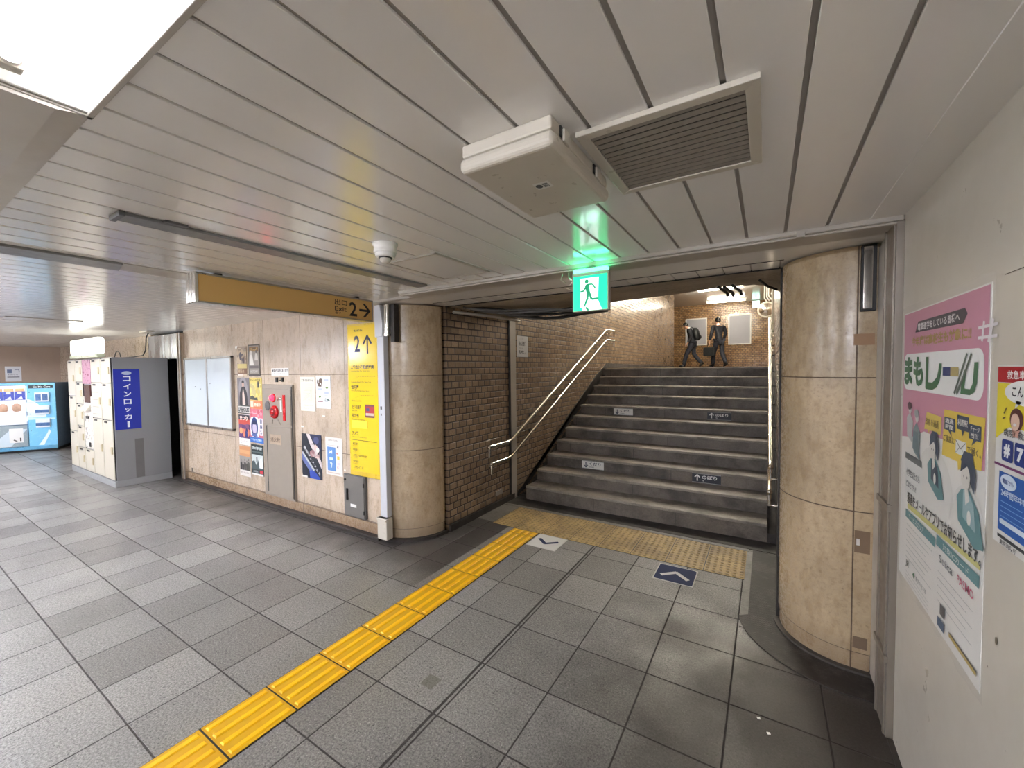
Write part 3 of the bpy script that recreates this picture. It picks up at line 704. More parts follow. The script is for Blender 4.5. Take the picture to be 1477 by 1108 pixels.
# ================================================================== TACTILE PAVING
ORD = ['first', 'second', 'third', 'fourth', 'fifth', 'sixth', 'seventh', 'eighth', 'ninth', 'tenth', 'eleventh', 'twelfth']
def worn_yellow():
    mt = base('yellow_tactile', lin((250, 196, 16)), .4); n = N(mt); p, x, y, z = n.pos()
    a = n.noise(p, 6, 4, .6); d = n.noise(p, 60, 4, .7)
    c = n.mix(n.ramp(a, .3, .7), lin((255, 200, 0)), lin((250, 188, 6)))
    c = n.mix(n.m('MULTIPLY', n.ramp(d, .62, .78), .45), c, lin((128, 88, 20)))
    c = n.mix(n.m('MULTIPLY', n.ramp(z, .0052, .0062, 1, 0), .5), c, lin((170, 118, 16)))
    n.link(c, n.b.inputs['Base Color']); return mt
M_YEL = worn_yellow()
def tan_mat():
    mt = base('worn_tan_tactile', lin((170, 142, 92)), .55); n = N(mt); p, x, y, z = n.pos()
    a = n.noise(p, 3, 5, .65); d = n.noise(p, 80, 4, .7)
    c = n.mix(n.ramp(a, .35, .7), lin((196, 166, 108)), lin((152, 128, 86)))
    c = n.mix(n.ramp(d, .4, .75), c, n.mix(1.0, c, (.62, .6, .56), 'MULTIPLY'))
    c = n.mix(n.m('MULTIPLY', n.ramp(z, .0050, .0080), .55), c, lin((108, 92, 66)))
    n.link(c, n.b.inputs['Base Color']); return mt
M_TAN = tan_mat()
def bar_block(L):
    b = MB(M_YEL); wd = .286; b.box(-wd/2+.002, wd/2-.002, .0045, L-.0045, 0, .005)
    for k in range(4):
        x = -wd/2+wd*(k+.5)/4; e = .014
        lo = [(x-.017, e, .005), (x+.017, e, .005), (x+.017, L-e, .005), (x-.017, L-e, .005)]
        hi = [(x-.011, e+.006, .010), (x+.011, e+.006, .010), (x+.011, L-e-.006, .010), (x-.011, L-e-.006, .010)]
        vl = [b.bm.verts.new(p) for p in lo]; vh = [b.bm.verts.new(p) for p in hi]
        b.bm.faces.new(vh)
        for q in range(4): b.bm.faces.new((vl[q], vl[(q+1) % 4], vh[(q+1) % 4], vh[q]))
    return b
first = None
ys = [.797+.2996*k for k in range(-3, 10)]
nfull = 12
for k in range(13):
    y0 = 3.50-.2996*(k-1) - .2996 if k > 0 else 3.50
    nm = {0: 'short cut yellow ridged tactile block touching the tan dotted paving'}.get(k, '%s full yellow ridged tactile block counting from the stairs' % (ORD[k-1] if k > 0 else ''))
    if k == 0: o = bar_block(.115).build('tactile_block')
    elif first is None: o = first = bar_block(.2996).build('tactile_block')
    else: o = first.copy(); COL.objects.link(o)
    if k < 11 or True:
        o.location = (-2.085, y0, 0)
        tag(o, nm, 'tactile paving', 'yellow ridged guide blocks in the floor')
proto = None
for j in range(2):
    for k in range(8):
        if proto is None:
            b = MB(M_TAN); wd, dp = .2975, .2880; b.box(.003, wd-.003, .003, dp-.003, 0, .004)
            for a in range(6):
                for c in range(6):
                    x, y = wd*(a+.5)/6, dp*(c+.5)/6
                    lo = [b.bm.verts.new((x+.0155*math.cos(q*PI/4), y+.0155*math.sin(q*PI/4), .004)) for q in range(8)]
                    hi = [b.bm.verts.new((x+.0090*math.cos(q*PI/4), y+.0090*math.sin(q*PI/4), .0092)) for q in range(8)]
                    b.bm.faces.new(hi)
                    for q in range(8): b.bm.faces.new((lo[q], lo[(q+1) % 8], hi[(q+1) % 8], hi[q])).smooth = False
            o = proto = b.build('dotted_block')
        else: o = proto.copy(); COL.objects.link(o)
        o.location = (-2.510+.2975*k, 3.622+.2885*j, 0)
        tag(o, 'worn tan dotted warning block, %s from the left in the row %s' % (ORD[k], 'nearer the stairs' if j else 'farther from the stairs'), 'tactile paving', 'tan dotted warning blocks before the stairs')
# floor stickers
g = sheet((-.757, 3.296, .0022), (1, 0, 0), (0, 1, 0), .30, .285, flat((196, 194, 190), .7), .0018)
NV = flat((34, 46, 84), .8); g.rrect(.008, .008, .292, .277, .02, NV, 1); g.line([(.05, .085), (.155, .180)], .035, flat((212, 212, 210), .7), 2); g.line([(.145, .180), (.252, .085)], .035, flat((212, 212, 210), .7), 3)
tag(g.build('floor_marker'), 'navy blue floor sticker with a white chevron pointing to the stairs', 'floor sticker')
g = sheet((-1.925, 3.330, .0022), (1, 0, 0), (0, 1, 0), .300, .290, flat((214, 212, 206)), .0018)
g.rrect(.008, .008, .292, .282, .02, (222, 221, 216), 1); g.line([(.05, .185), (.155, .095)], .035, NV, 2); g.line([(.145, .095), (.252, .185)], .035, NV, 3)
tag(g.build('floor_marker'), 'white floor sticker with a dark chevron beside the yellow tactile strip', 'floor sticker')
# stickers on two risers
def riser_sticker(x, k, up, label):
    y = SB+RUN*(k-1)+.0105; z = Z1+RISE*(k-1)-.028-.110; bg = (30, 36, 48) if up else (222, 220, 214); fg = (232, 232, 230) if up else (46, 52, 74)
    g = sheet((x, y, z), (1, 0, 0), (0, 0, 1), .30, .108, flat(bg), .0008)
    g.rect(.0, .100, .30, .108, (150, 150, 148), 1); g.rect(0, 0, .30, .006, (150, 150, 148), 1)
    if up: g.line([(.055, .02), (.055, .085)], .012, fg, 2); g.line([(.028, .060), (.056, .090)], .012, fg, 3); g.line([(.082, .060), (.054, .090)], .012, fg, 4)
    else: g.line([(.055, .022), (.055, .088)], .012, fg, 2); g.line([(.028, .048), (.056, .018)], .012, fg, 3); g.line([(.082, .048), (.054, .018)], .012, fg, 4)
    g.text('のぼり' if up else 'くだり', .105, .045, .045, fg, 2, wd=.155, bold=.02); g.text('Up' if up else 'Down', .107, .018, .018, fg, 2, bold=.01)
    tag(g.build('riser_sticker'), label, 'sticker', 'direction stickers on the stair risers')
riser_sticker(-.725, 3, True, 'black sticker with white up arrow on the third step riser')
riser_sticker(-.705, 7, True, 'black sticker with white up arrow on the seventh step riser')
riser_sticker(-2.085, 3, False, 'pale sticker with down arrow on the third step riser')
riser_sticker(-2.045, 7, False, 'pale sticker with down arrow on the seventh step riser')

# ================================================================== HANDRAILS
def handrail(x, wallx, zoff, label, y0=3.80, r_=.021):
    r = empty('handrail', (x, 6, zoff+1), label, 'handrail', 'steel stair handrails')
    pts = [(x, y0, .78+zoff), (x, 4.20, .78+zoff), (x, 4.28, .795+zoff), (x, 7.78, 2.395+zoff), (x, 7.88, 2.415+zoff), (x, 8.28, 2.415+zoff)]
    b = MB(M_STEEL); b.tube(pts, r_, 14); b.build('rail', r)
    s = 1 if x > wallx else -1
    for (a, c) in ((y0, .78+zoff), (8.28, 2.415+zoff)):
        b = MB(M_STEEL); b.tube([(x, a, c), (x, a+(.0), c-.03), (x, a, c-.12)], [.017, .015, .013], 10); b.lathe([(.0, -.021), (.021, -.016), (.024, 0), (.021, .016), (0, .021)], (x, a, c), 'y', 12); b.build('end_return', r)
    for y in (3.95, 4.9, 5.75, 6.6, 7.45, 8.15):
        z = .78 if y < 4.2 else (2.415 if y > 7.88 else .78+(y-4.23)*1.635/3.62)
        z += zoff
        b = MB(M_BLACK if 4.2 < y < 7.88 else M_STEEL); b.tube([(x, y, z-.012), (x, y, z-.055), (wallx, y, z-.060)], .008, 8); b.lathe([(.024, 0), (.022, .006*s)], (wallx, y, z-.060), 'x', 14); b.build('bracket', r)
handrail(-2.665, -2.762, 0, 'upper polished steel handrail on the left brick stair wall')
handrail(-2.665, -2.762, -.20, 'lower polished steel handrail on the left brick stair wall', 3.84, .019)
handrail(.035, .09, 0.02, 'upper steel handrail on the right side of the stairs', 4.15)
handrail(.030, .09, -.20, 'lower steel handrail on the right side of the stairs', 4.15, .016)

# ================================================================== FITTINGS ON THE POSTER WALL
WY = 2.738
def wg(x, z): return G((x, WY-.0005, z), (1, 0, 0), (0, 0, 1))
def wsheet(x, z, wd, ht, paper): return sheet((x, WY-.003, z), (1, 0, 0), (0, 0, 1), wd, ht, paper, .0022)
# double notice board
r = empty('notice_board', (-6.81, WY, 1.37), 'wide empty double notice board in an aluminium frame on the limestone wall', 'notice board')
x0, x1, z0, z1 = -7.55, -6.085, .868, 1.882
b = MB(mat('pale_blue_white_panel', (206, 214, 216), .22, var=.02)); b.box(x0+.03, -6.832, 2.712, 2.726, z0+.03, z1-.03); b.build('panel', r)
b = MB(mat('pale_blue_white_panel', (206, 214, 216), .22)); b.box(-6.798, x1-.03, 2.712, 2.726, z0+.03, z1-.03); b.build('panel', r)
b = MB(M_ALU); b.box(x0, x1, 2.70, 2.738, z0, z0+.03); b.box(x0, x1, 2.70, 2.738, z1-.03, z1); b.box(x0, x0+.03, 2.70, 2.738, z0, z1); b.box(x1-.03, x1, 2.70, 2.738, z0, z1); b.box(-6.832, -6.798, 2.704, 2.73, z0, z1); b.build('frame', r, bevel=.003)
b = MB(M_BLACK)
for x, z in ((-7.2, 1.45), (-7.02, 1.42), (-6.72, 1.5)): b.lathe([(.006, 0), (.006, -.004)], (x, 2.7115, z), 'y', 8)
tag(b.build('pin'), kind='stuff'); bpy.data.objects['pin'].parent = r; bpy.data.objects['pin'].matrix_parent_inverse = parent_matrix(r).inverted()
# fire hydrant cabinet
r = empty('hydrant_cabinet', (-5.01, WY, .82), 'tall grey fire hydrant cabinet with red alarm lamp and bell', 'fire cabinet')
x0, x1, z0, z1 = -5.345, -4.685, .13, 1.505
M_CAB = mat('warm_grey_cabinet', (146, 136, 124), .35, var=.06)
b = MB(M_CAB); b.box(x0, x1, 2.715, 2.7385, z0, z1); b.build('body', r, bevel=.004)
b = MB(M_CAB); b.box(x0+.02, x1-.03, 2.706, 2.716, 1.03, z1-.05); b.build('upper_panel', r, bevel=.003)
b = MB(M_CAB); b.box(x0+.11, x1-.03, 2.704, 2.716, z0+.03, 1.0); d = b.build('door', r, bevel=.003)
b = MB(M_BLACK); b.box(x0+.085, x0+.105, 2.709, 2.7155, z0+.05, 1.0); b.box(x1-.016, x1-.004, 2.709, 2.7155, z0+.02, z1-.02); b.build('gap_shadow_strip', r)  # black strips stand in for the shade in the door gaps
bpy.data.objects['gap_shadow_strip'].name = 'painted_gap_shadow'
b = MB(mat('old_label', (172, 152, 132), .5)); b.box(x0+.17, x0+.42, 2.701, 2.7045, .78, .90); lb = b.build('name_plate', d, bevel=.002)
g = G((x0+.17, 2.7008, .78), (1, 0, 0), (0, 0, 1)); g.text('消火栓', .02, .03, .06, (96, 78, 64), 1, wd=.21, bold=.02); g.build('lettering', d)
b = MB(M_DGREY); b.lathe([(.058, 0), (.058, -.004), (.05, -.006)], (x0+.135, 2.706, 1.245), 'y', 28); b.build('speaker_grille', r)
RED = mat('alarm_red', (190, 28, 34), .25, var=.05)
b = MB(emit('alarm_lamp_glow', (255, 30, 50), 1.2)); b.lathe([(.040, 0), (.040, -.012), (.028, -.034), (.008, -.042)], (x0+.265, 2.704, 1.345), 'y', 20); l_ = b.build('alarm_lamp', r)
b = MB(RED); b.lathe([(.052, .002), (.052, -.008), (.042, -.010)], (x0+.27, 2.706, 1.345), 'y', 24); b.build('lamp_base', r)
b = MB(RED); b.lathe([(.078, 0), (.078, -.016), (.066, -.030), (.030, -.034), (.028, -.040), (.006, -.042)], (x0+.30, 2.706, 1.175), 'y', 30); b.build('alarm_bell', r)
b = MB(mat('bell_ring', (120, 26, 30), .3)); b.lathe([(.048, -.032), (.048, -.036)], (x0+.30, 2.706, 1.175), 'y', 24); b.build('bell_centre', r)
b = MB(RED); b.box(x0+.475, x0+.525, 2.700, 2.707, 1.08, 1.385); b.build('indicator_strip', r, bevel=.002)
b = MB(M_STEEL); b.tube([(x0+.37, 2.706, 1.32), (x0+.40, 2.69, 1.345), (x0+.44, 2.69, 1.345), (x0+.455, 2.706, 1.33)], .008, 8); b.build('handle', r)
b = MB(M_WHITE); b.box(x0+.42, x0+.45, 2.701, 2.706, 1.18, 1.32); b.build('label_plate', r)
for q in ([(x0+.245, 2.70, 1.03), (x0+.255, 2.70, 1.08)], [(x0+.36, 2.70, 1.09), (x0+.42, 2.70, 1.03)]):
    b = MB(M_STEEL); b.tube(q, .004, 6); b.build('latch_wire', r)
# little plate above it
g = wsheet(-5.155, 1.612, .375, .092, flat((226, 224, 218))); g.text('●消火器は中にあります', .018, .045, .034, (40, 42, 48), 1, wd=.34, bold=.03); g.text('Fire extinguisher inside', .06, .014, .016, (120, 120, 122), 1, wd=.24)
tag(g.build('name_plate_sign'), 'small white plate with black lettering above the fire hydrant cabinet', 'sign')
bpy.data.objects['name_plate_sign'].name = 'wall_plate'
r = empty('wall_bracket', (-4.97, WY, 1.57), 'small black double bracket right above the fire hydrant cabinet', 'bracket')
b = MB(M_BLACK); b.box(-5.045, -5.015, 2.72, 2.739, 1.535, 1.592); b.box(-5.04, -4.90, 2.732, 2.739, 1.578, 1.590); b.box(-4.925, -4.895, 2.72, 2.739, 1.540, 1.592); b.box(-4.985, -4.955, 2.728, 2.739, 1.555, 1.565); b.build('bracket', r)
bpy.data.objects['bracket'].name = 'bracket'
# big yellow direction board
r = empty('direction_board', (-3.42, WY, 1.36), 'tall bright yellow direction board listing places with a 2 and an up arrow', 'sign')
b = MB(mat('yellow_board_edge', (222, 190, 50), .3)); b.box(-3.662, -3.186, 2.712, 2.738, .592, 2.132); b.build('board', r, bevel=.003)
M_YB = mat('yellow_board_face', (242, 208, 44), .16, var=.02); M_YB2 = mat('yellow_board_face_upper', (226, 186, 62), .12, var=.02)
b = MB([M_YB]); b.box(-3.64, -3.212, 2.709, 2.7125, .64, 2.112); b.build('face', r)
g = G((-3.64, 2.7088, .64), (1, 0, 0), (0, 0, 1)); K = (40, 38, 30)
g.text('地上出口 Exit', .09, 1.415, .022, K, 1, wd=.13, bold=.02)
g.text('2', .095, 1.21, .165, K, 1, wd=.085, bold=.02); g.line([(.292, 1.19), (.292, 1.355)], .022, K, 1); g.line([(.232, 1.285), (.296, 1.372)], .022, K, 2); g.line([(.352, 1.285), (.288, 1.372)], .022, K, 3)
rows = [(1.035, '上野広小路駅(銀座線)', 'Ueno-hirokoji Sta. Ginza Line', .36), (.925, '上野御徒町駅(都営大江戸線)', 'Ueno-okachimachi Sta. Oedo Line', .37), (.835, '松坂屋', 'Matsuzakaya Department Store', .12), (.735, '御徒町駅(JR線)', 'Okachimachi Sta.', .34), (.635, '上野公園', 'Ueno Park', .14), (.545, '不忍池', 'Shinobazu-no-ike Pond', .11), (.365, 'アメ横', 'Ameyoko Shopping Street', .10)]
for z, a, c, wd in rows:
    g.text(a, .028, z, .042, K, 1, wd=wd, bold=.035); g.text(c, .028, z-.024, .016, K, 1, wd=min(.36, .0098*len(c)))
g.rect(.022, .44, .265, .52, (255, 236, 60), 1); g.rect(.262, .452, .268, .52, (80, 70, 20), 2)
g.rect(.02, .315, .40, .320, K, 1)
for z, a, c in ((.265, '春日通り', 'Kasuga-dori'), (.205, '中央通り', 'Chuo-dori'), (.145, '上野広小路 中央通り', 'Ueno-hirokoji'), (.085, '仲町通り', 'Nakacho-dori'), (.025, '上野2-4丁目', 'Ueno')):
    g.text(a, .032, z, .026, K, 1, wd=.022*len(a)); g.text(c, .032, z-.016, .010, K, 1, wd=.006*len(c))
g.rrect(.235, .555, .375, .685, .01, (120, 62, 58), 1); g.rect(.245, .60, .365, .665, (178, 40, 44), 2); g.rect(.245, .575, .365, .60, (206, 186, 170), 2); g.rect(.255, .62, .30, .65, (70, 74, 120), 3)
g.build('lettering', r)
# grey service box under it
r = empty('service_box', (-3.61, WY, .36), 'small dark grey wall box with a handle under the yellow direction board', 'wall box')
b = MB(M_DGREY); b.box(-3.775, -3.44, 2.712, 2.745, .145, .585); b.build('body', r, bevel=.004)
d = MB(mat('grey_box_door', (112, 108, 103), .35)); d.box(-3.765, -3.45, 2.704, 2.712, .155, .575); d = d.build('door', r, bevel=.003)
b = MB(M_BLACK); b.box(-3.72, -3.695, 2.692, 2.704, .32, .44); b.build('handle', d, bevel=.003)
b = MB(M_WHITE); b.box(-3.66, -3.57, 2.7015, 2.704, .255, .285); b.build('label_plate', d)
for z in (.50, .22):
    b = MB(M_BLACK); b.box(-3.458, -3.446, 2.698, 2.706, z-.02, z+.02); b.build('hinge', d)
b = MB(M_BLACK); b.lathe([(.012, 0), (.012, -.01)], (-3.74, 2.704, .53), 'y', 10); b.build('lock', d)
# white duct with box, and steel sleeves above it
r = empty('cable_duct', (-3.10, 2.70, 1.1), 'white vertical cable duct with a plastic box at its foot beside the corner column', 'cable duct')
M_DUCT = mat('blue_white_duct', (206, 208, 214), .35, var=.03)
b = MB(M_DUCT); b.box(-3.165, -3.075, 2.672, 2.730, .25, 2.0); b.build('duct', r, bevel=.004)
b = MB(M_DUCT); b.prism([(-3.183, 2.662, 1.98), (-3.085, 2.662, 1.98), (-3.075, 2.662, 2.12), (-3.11, 2.662, 2.28), (-3.183, 2.662, 2.28)], (0, .065, 0)); b.build('sleeve', r, bevel=.004)
b = MB(M_CREAM); b.box(-3.175, -3.045, 2.635, 2.715, .045, .25); b.build('box', r, bevel=.008)
b = MB(M_CREAM); b.prism([(-3.18, 2.628, .25), (-3.04, 2.628, .25), (-3.055, 2.628, .225), (-3.165, 2.628, .225)], (0, .06, 0)); b.build('box_lid', r, bevel=.003)
b = MB(M_DGREY); b.box(-3.135, -3.115, 2.669, 2.672, 1.29, 1.32); b.box(-3.13, -3.12, 2.669, 2.672, 1.23, 1.25); b.build('label_plate', r)
r = empty('steel_sleeve', (-3.03, 2.70, 2.1), 'polished steel and dark bracket cover at the top of the corner column', 'pipe cover')
b = MB(M_STEEL); b.tube([(-3.035, 2.69, 2.28), (-3.040, 2.69, 2.0)], [.03, .028], 14); b.lathe([(.034, 0), (.034, .02)], (-3.04, 2.69, 1.985), 'z', 16); b.build('sleeve', r)
b = MB(M_DARKC); b.box(-3.008, -2.955, 2.70, 2.76, 1.93, 2.28); b.build('bracket_plate', r, bevel=.004)

# ================================================================== COIN LOCKERS
LX0, LX1, LY0, LY1, LH = -10.18, -8.0, 1.99, 2.66, 1.895
r = empty('coin_locker', (-9.1, 2.3, 0), 'bank of white doored coin lockers with a blue sign on its grey side', 'coin lockers')
M_LG = mat('locker_grey', (136, 136, 138), .4, var=.04, scale=2)
b = MB(M_LG); b.box(LX0, LX1, LY0+.02, LY1, .09, LH); b.build('body', r, bevel=.004)
b = MB(mat('plinth_grey', (150, 150, 152), .4)); b.box(LX0, LX1-.0, LY0+.0, LY1, 0, .09); b.build('plinth', r, bevel=.003)
M_LD = mat('locker_door_ivory', (204, 197, 180), .3, var=0)
cols = [(-10.17, -9.755, [(.10, .70), (.70, 1.29), (1.29, 1.885)], 0), (-9.75, -9.37, [(.10, .455), (.455, .81), (1.525, 1.885), (1.165, 1.525), (.81, 1.165)], 1), (-9.365, -8.925, [(.10, .46)], 2), (-8.92, -8.455, [(.10, .98), (.98, 1.52), (1.52, 1.885)], 3), (-8.45, -8.012, [(.10, .975), (.975, 1.52), (1.52, 1.885)], 4)]
for x0, x1, sp, ci in cols:
    for z0, z1 in sp:
        b = MB(M_LD); b.box(x0+.008, x1-.008, LY0, LY0+.02, z0+.006, z1-.008); d = b.build('door', r, bevel=.004)
        zh = (z0+z1)/2
        b = MB(mat('handle_beige', (196, 182, 150), .35)); b.box(x1-.085, x1-.035, LY0-.014, LY0, zh-.055, zh+.055); b.build('handle', d, bevel=.004)
        b = MB(M_BLACK); b.box(x0+.08, x0+.22, LY0-.002, LY0, z1-.045, z1-.018); b.build('number_plate', d)
    b = MB(M_BLACK); b.box(x1-.0045, x1+.0015, LY0+.006, LY0+.021, .1, LH-.01); b.build('gap_strip', r)
# payment column
b = MB(mat('payment_panel', (220, 214, 204), .3)); b.box(-9.36, -8.93, LY0+.004, LY0+.02, .47, 1.30); p_ = b.build('payment_panel', r, bevel=.003)
b = MB(mat('rate_poster_pink', (176, 128, 148), .3)); b.box(-9.35, -8.94, LY0+.002, LY0+.02, 1.50, 1.88); b.build('rate_panel', r)
b = MB(mat('screen_dark', (78, 50, 46), .15)); b.box(-9.30, -9.0, LY0, LY0+.02, 1.20, 1.48); b.build('screen', r, bevel=.004)
b = MB(M_BLACK); b.box(-9.22, -9.10, LY0-.012, LY0+.004, .95, .99); b.box(-9.14, -9.07, LY0-.004, LY0+.004, .50, .57); b.build('coin_slot', p_)
b = MB(M_LD); b.prism([(-9.32, LY0+.004, 1.08), (-9.32, LY0-.06, 1.08), (-9.32, LY0+.004, 1.18)], (.32, 0, 0)); b.build('receipt_shelf', p_, bevel=.004)
g = G((-9.36, LY0+.0035, .47), (1, 0, 0), (0, 0, 1))
for q in range(5): g.rect(.05+.06*(q % 2), .15+.07*q, .085+.06*(q % 2), .19+.07*q, (120, 116, 118), 1)
g.build('button_row', p_)
g = G((-8.92, LY0-.001, .98), (1, 0, 0), (0, 0, 1))
for q in range(4): g.rect(.04, .06+.11*q, .34, .068+.11*q, (150, 146, 140), 1)
g.build('instruction_label', r)
# blue sign
b = MB(flat((24, 44, 160), .3)); b.box(-8.0, -7.997, 2.016, 2.310, .836, 1.722); s_ = b.build('side_sign', r)
g = G((-7.9968, 2.016, .836), (0, 1, 0), (0, 0, 1)); Wt = (236, 238, 240)
g.ell(.147, .828, .055, .028, (186, 196, 214), 1, 24)
for k, ch in enumerate('コインロッカ'):
    vs = text_polys(ch, .03); hh = .078 if ch != 'ッ' else .06
    g.text(ch, .147, .705-.112*k, hh, Wt, 1, wd=.086 if ch != 'ッ' else .066, bold=.03, anchor='c')
g.rect(.133, .030, .161, .118, Wt, 1)
g.build('lettering', s_)
b = MB(mat('rubbed_patch', (108, 104, 104), .5, var=.12)); b.box(-8.001, -7.9985, 2.225, 2.325, .10, .68); b.build('rubbed_patch', r)
# lamp box above
b = MB(emit('covered_lamp_glow', (250, 250, 240), .55)); b.box(-9.66, -8.34, 1.93, 2.03, 1.955, 2.20); lb = b.build('covered_lamp', bevel=.03)
tag(lb, 'bright white covered lamp box mounted above the coin lockers', 'lamp box')
b = MB(mat('greenish_cover_edge', (214, 220, 190), .3)); b.box(-9.68, -8.33, 1.925, 2.025, 1.905, 1.955); q = b.build('lower_edge', lb, bevel=.01)
b = MB(M_BLACK); b.tube([(-8.05, 2.45, CZ-.03), (-8.04, 2.42, 2.20), (-8.02, 2.40, 2.0), (-8.06, 2.38, 1.93), (-8.35, 2.35, 1.912), (-8.8, 2.3, 1.905)], .008, 6); b.tube([(-8.62, 2.2, 1.91), (-8.56, 2.2, 1.98), (-8.46, 2.2, 2.0), (-8.38, 2.2, 1.97), (-8.36, 2.2, 1.91)], .006, 6)
tag(b.build('power_cable'), 'thin black cable running from the ceiling to the top of the coin lockers', 'cable')
b = MB(M_CREAM); b.box(-8.25, -7.95, 2.40, 2.50, CZ-.018, CZ); tag(b.build('cable_outlet', bevel=.004), 'flat cream cable outlet on the ceiling over the coin lockers', 'outlet')

# ================================================================== VENDING MACHINE (turned about 27 degrees)
C = Vector((-13.15, 2.37, 0)); ang = math.atan2(.893, .45)
r = empty('vending_machine', C, 'light blue snack vending machine with packets on shelves and white swooshes', 'vending machine')
r.rotation_euler.z = ang
W2 = 1.30
# local axes: +x from the left end towards C (front edge), +y into the machine... built in local space with the front at y = 0
F = Matrix.Translation(C) @ Matrix.Rotation(ang, 4, 'Z')
def vb(mats, boxes, name, parent, bevel=.0):
    b = MB(mats)
    for q in boxes:
        if len(q) == 7: b.i = q[6]
        b.box(*q[:6], M=F)
    return b.build(name, parent, bevel=bevel)
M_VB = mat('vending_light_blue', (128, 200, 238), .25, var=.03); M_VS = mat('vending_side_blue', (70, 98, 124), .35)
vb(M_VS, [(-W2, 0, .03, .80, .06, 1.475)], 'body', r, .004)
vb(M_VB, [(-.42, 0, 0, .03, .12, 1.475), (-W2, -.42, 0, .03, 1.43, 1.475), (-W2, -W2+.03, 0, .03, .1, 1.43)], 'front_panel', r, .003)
vb(mat('vending_base_blue', (96, 160, 196), .3), [(-W2, 0, -.01, .03, .05, .12)], 'base', r, .003)
vb(M_BLACK, [(-W2+.02, -.02, .05, .78, 0, .06)], 'plinth', r)
vb(emit('vending_backlight', (236, 242, 250), .10), [(-W2+.03, -.43, .028, .0299, .60, 1.42)], 'display_panel', r)
vb(mat('vending_shelf_white', (232, 236, 240), .3), [(-W2+.03, -.43, .004, .030, 1.06, 1.12), (-W2+.03, -.43, .004, .030, .78, .87), (-W2+.03, -.43, .004, .030, .60, .66)], 'shelf', r)
vb(mat('vending_flap', (150, 164, 170), .25), [(-W2+.03, -.43, .002, .030, .13, .58)], 'hatch', r, .003)
g = G(F @ Vector((-W2, -.0005, 0)), F.to_3x3() @ Vector((1, 0, 0)), (0, 0, 1), lift=.001)
g.rect(W2-.40, 1.355, W2-.03, 1.425, (24, 40, 48), 1); g.text('Co-Mo Care', W2-.33, 1.368, .042, (240, 244, 246), 2, wd=.26, bold=.02)
wsw = [(W2-.42, 1.13)]+[(W2-.42+.27*t/10, 1.13-.27*(t/10)**1.6) for t in range(1, 11)]+[(W2-.15, .74), (W2-.42, .74)]
g.poly(wsw, (226, 240, 246), 1); g.poly([(W2-.42, .69), (W2-.42, .74), (W2-.02, .71), (W2-.02, .69)], (196, 226, 240), 1)
g.poly([(W2-.12, .47)]+[(W2-.12-.16*t/8, .47-.33*(t/8)**.8) for t in range(1, 9)]+[(W2-.20, .135)]+[(W2-.20+.11*t/8, .14+.28*(t/8)) for t in range(1, 9)], (226, 240, 246), 1)
for q, (z0, z1) in enumerate(((1.13, 1.30),)): pass
g.poly([(.05, .14), (.16, .14), (.48, .50), (.40, .56)], (210, 224, 232), 2); g.poly([(.3, .14), (.62, .14), (.86, .5), (.62, .5)], (206, 220, 228), 2)
g.rect(.60, .22, .80, .52, (232, 232, 228), 3); g.line([(.66, .28), (.71, .25)], .02, (60, 50, 44), 4); g.rect(.75, .25, .77, .32, (60, 50, 44), 4)
for z in (1.29, .83, .47): g.ell(W2-.385, z-.02, .008, .008, (40, 70, 90), 3)
g.rect(.862, .12, .868, 1.43, (70, 140, 180), 3); g.rect(.87, 1.06, 1.30, 1.063, (90, 160, 200), 3); g.rect(.87, .745, 1.30, .748, (90, 160, 200), 3)
g.build('front_graphics', r)
for q, (z0, z1, tint) in enumerate(((1.07, 1.27, (214, 226, 240)), (.80, .99, (210, 222, 232)), (.52, .70, (214, 224, 232)))):
    vb([mat('sample_box_white', (222, 230, 238), .3), mat('sample_box_navy', (72, 108, 156), .3)], [(-.30, -.09, -.04, 0, z0, z1, 0), (-.285, -.205, -.043, -.04, z0+.03, z1-.04, 1), (-.185, -.105, -.043, -.04, z0+.03, z1-.04, 1)] if q == 0 else [(-.30, -.09, -.04, 0, z0, z1, 0), (-.30, -.09, -.043, -.04, z0+.03, z0+.10, 1)], 'sample_box', r, .006)
# goods in the window: each packet a thing
random.seed(5)
for k in range(5):
    x = -W2+.07+.158*k
    b = MB([mat('packet_blue', (70, 84, 178), .3), mat('packet_orange', (226, 178, 128), .35), mat('packet_white', (226, 228, 234), .3)])
    b.box(x, x+.145, .006, .027, 1.121, 1.30, 0, F); b.box(x+.01, x+.14, .0055, .027, 1.301, 1.365, 1, F); b.box(x+.035, x+.105, .0045, .0058, 1.245, 1.29, 2, F)
    b.i = 2; b.prism([F @ Vector((x+.015, .0045, 1.13)), F @ Vector((x+.12, .0045, 1.13)), F @ Vector((x+.10, .0045, 1.20))], F.to_3x3() @ Vector((0, .001, 0)))
    tag(b.build('snack_packet', bevel=.002), 'blue packet with orange top on the upper vending shelf, %s' % ('nearest the buttons' if k == 4 else '%s from the left' % ORD[k]), 'packet', 'blue packets in the vending machine')
for k in range(4):
    x = -W2+.10+.19*k
    b = MB([mat('packet_tan', (196, 158, 134), .4, var=.3, scale=30), mat('packet_white', (226, 228, 234), .3)])
    b.lathe([(.012, .872), (.058, .885), (.068, .95), (.058, 1.02), (.02, 1.045)], (0, 0, 0), 'z', 12)
    for v in b.bm.verts: v.co = F @ Vector((x+v.co.x+.05, .0155+v.co.y*.14, v.co.z))
    tag(b.build('snack_bag'), 'round tan snack bag on the middle vending shelf, %s' % ('nearest the buttons' if k == 3 else '%s from the left' % ORD[k]), 'bag', 'tan bags in the vending machine')
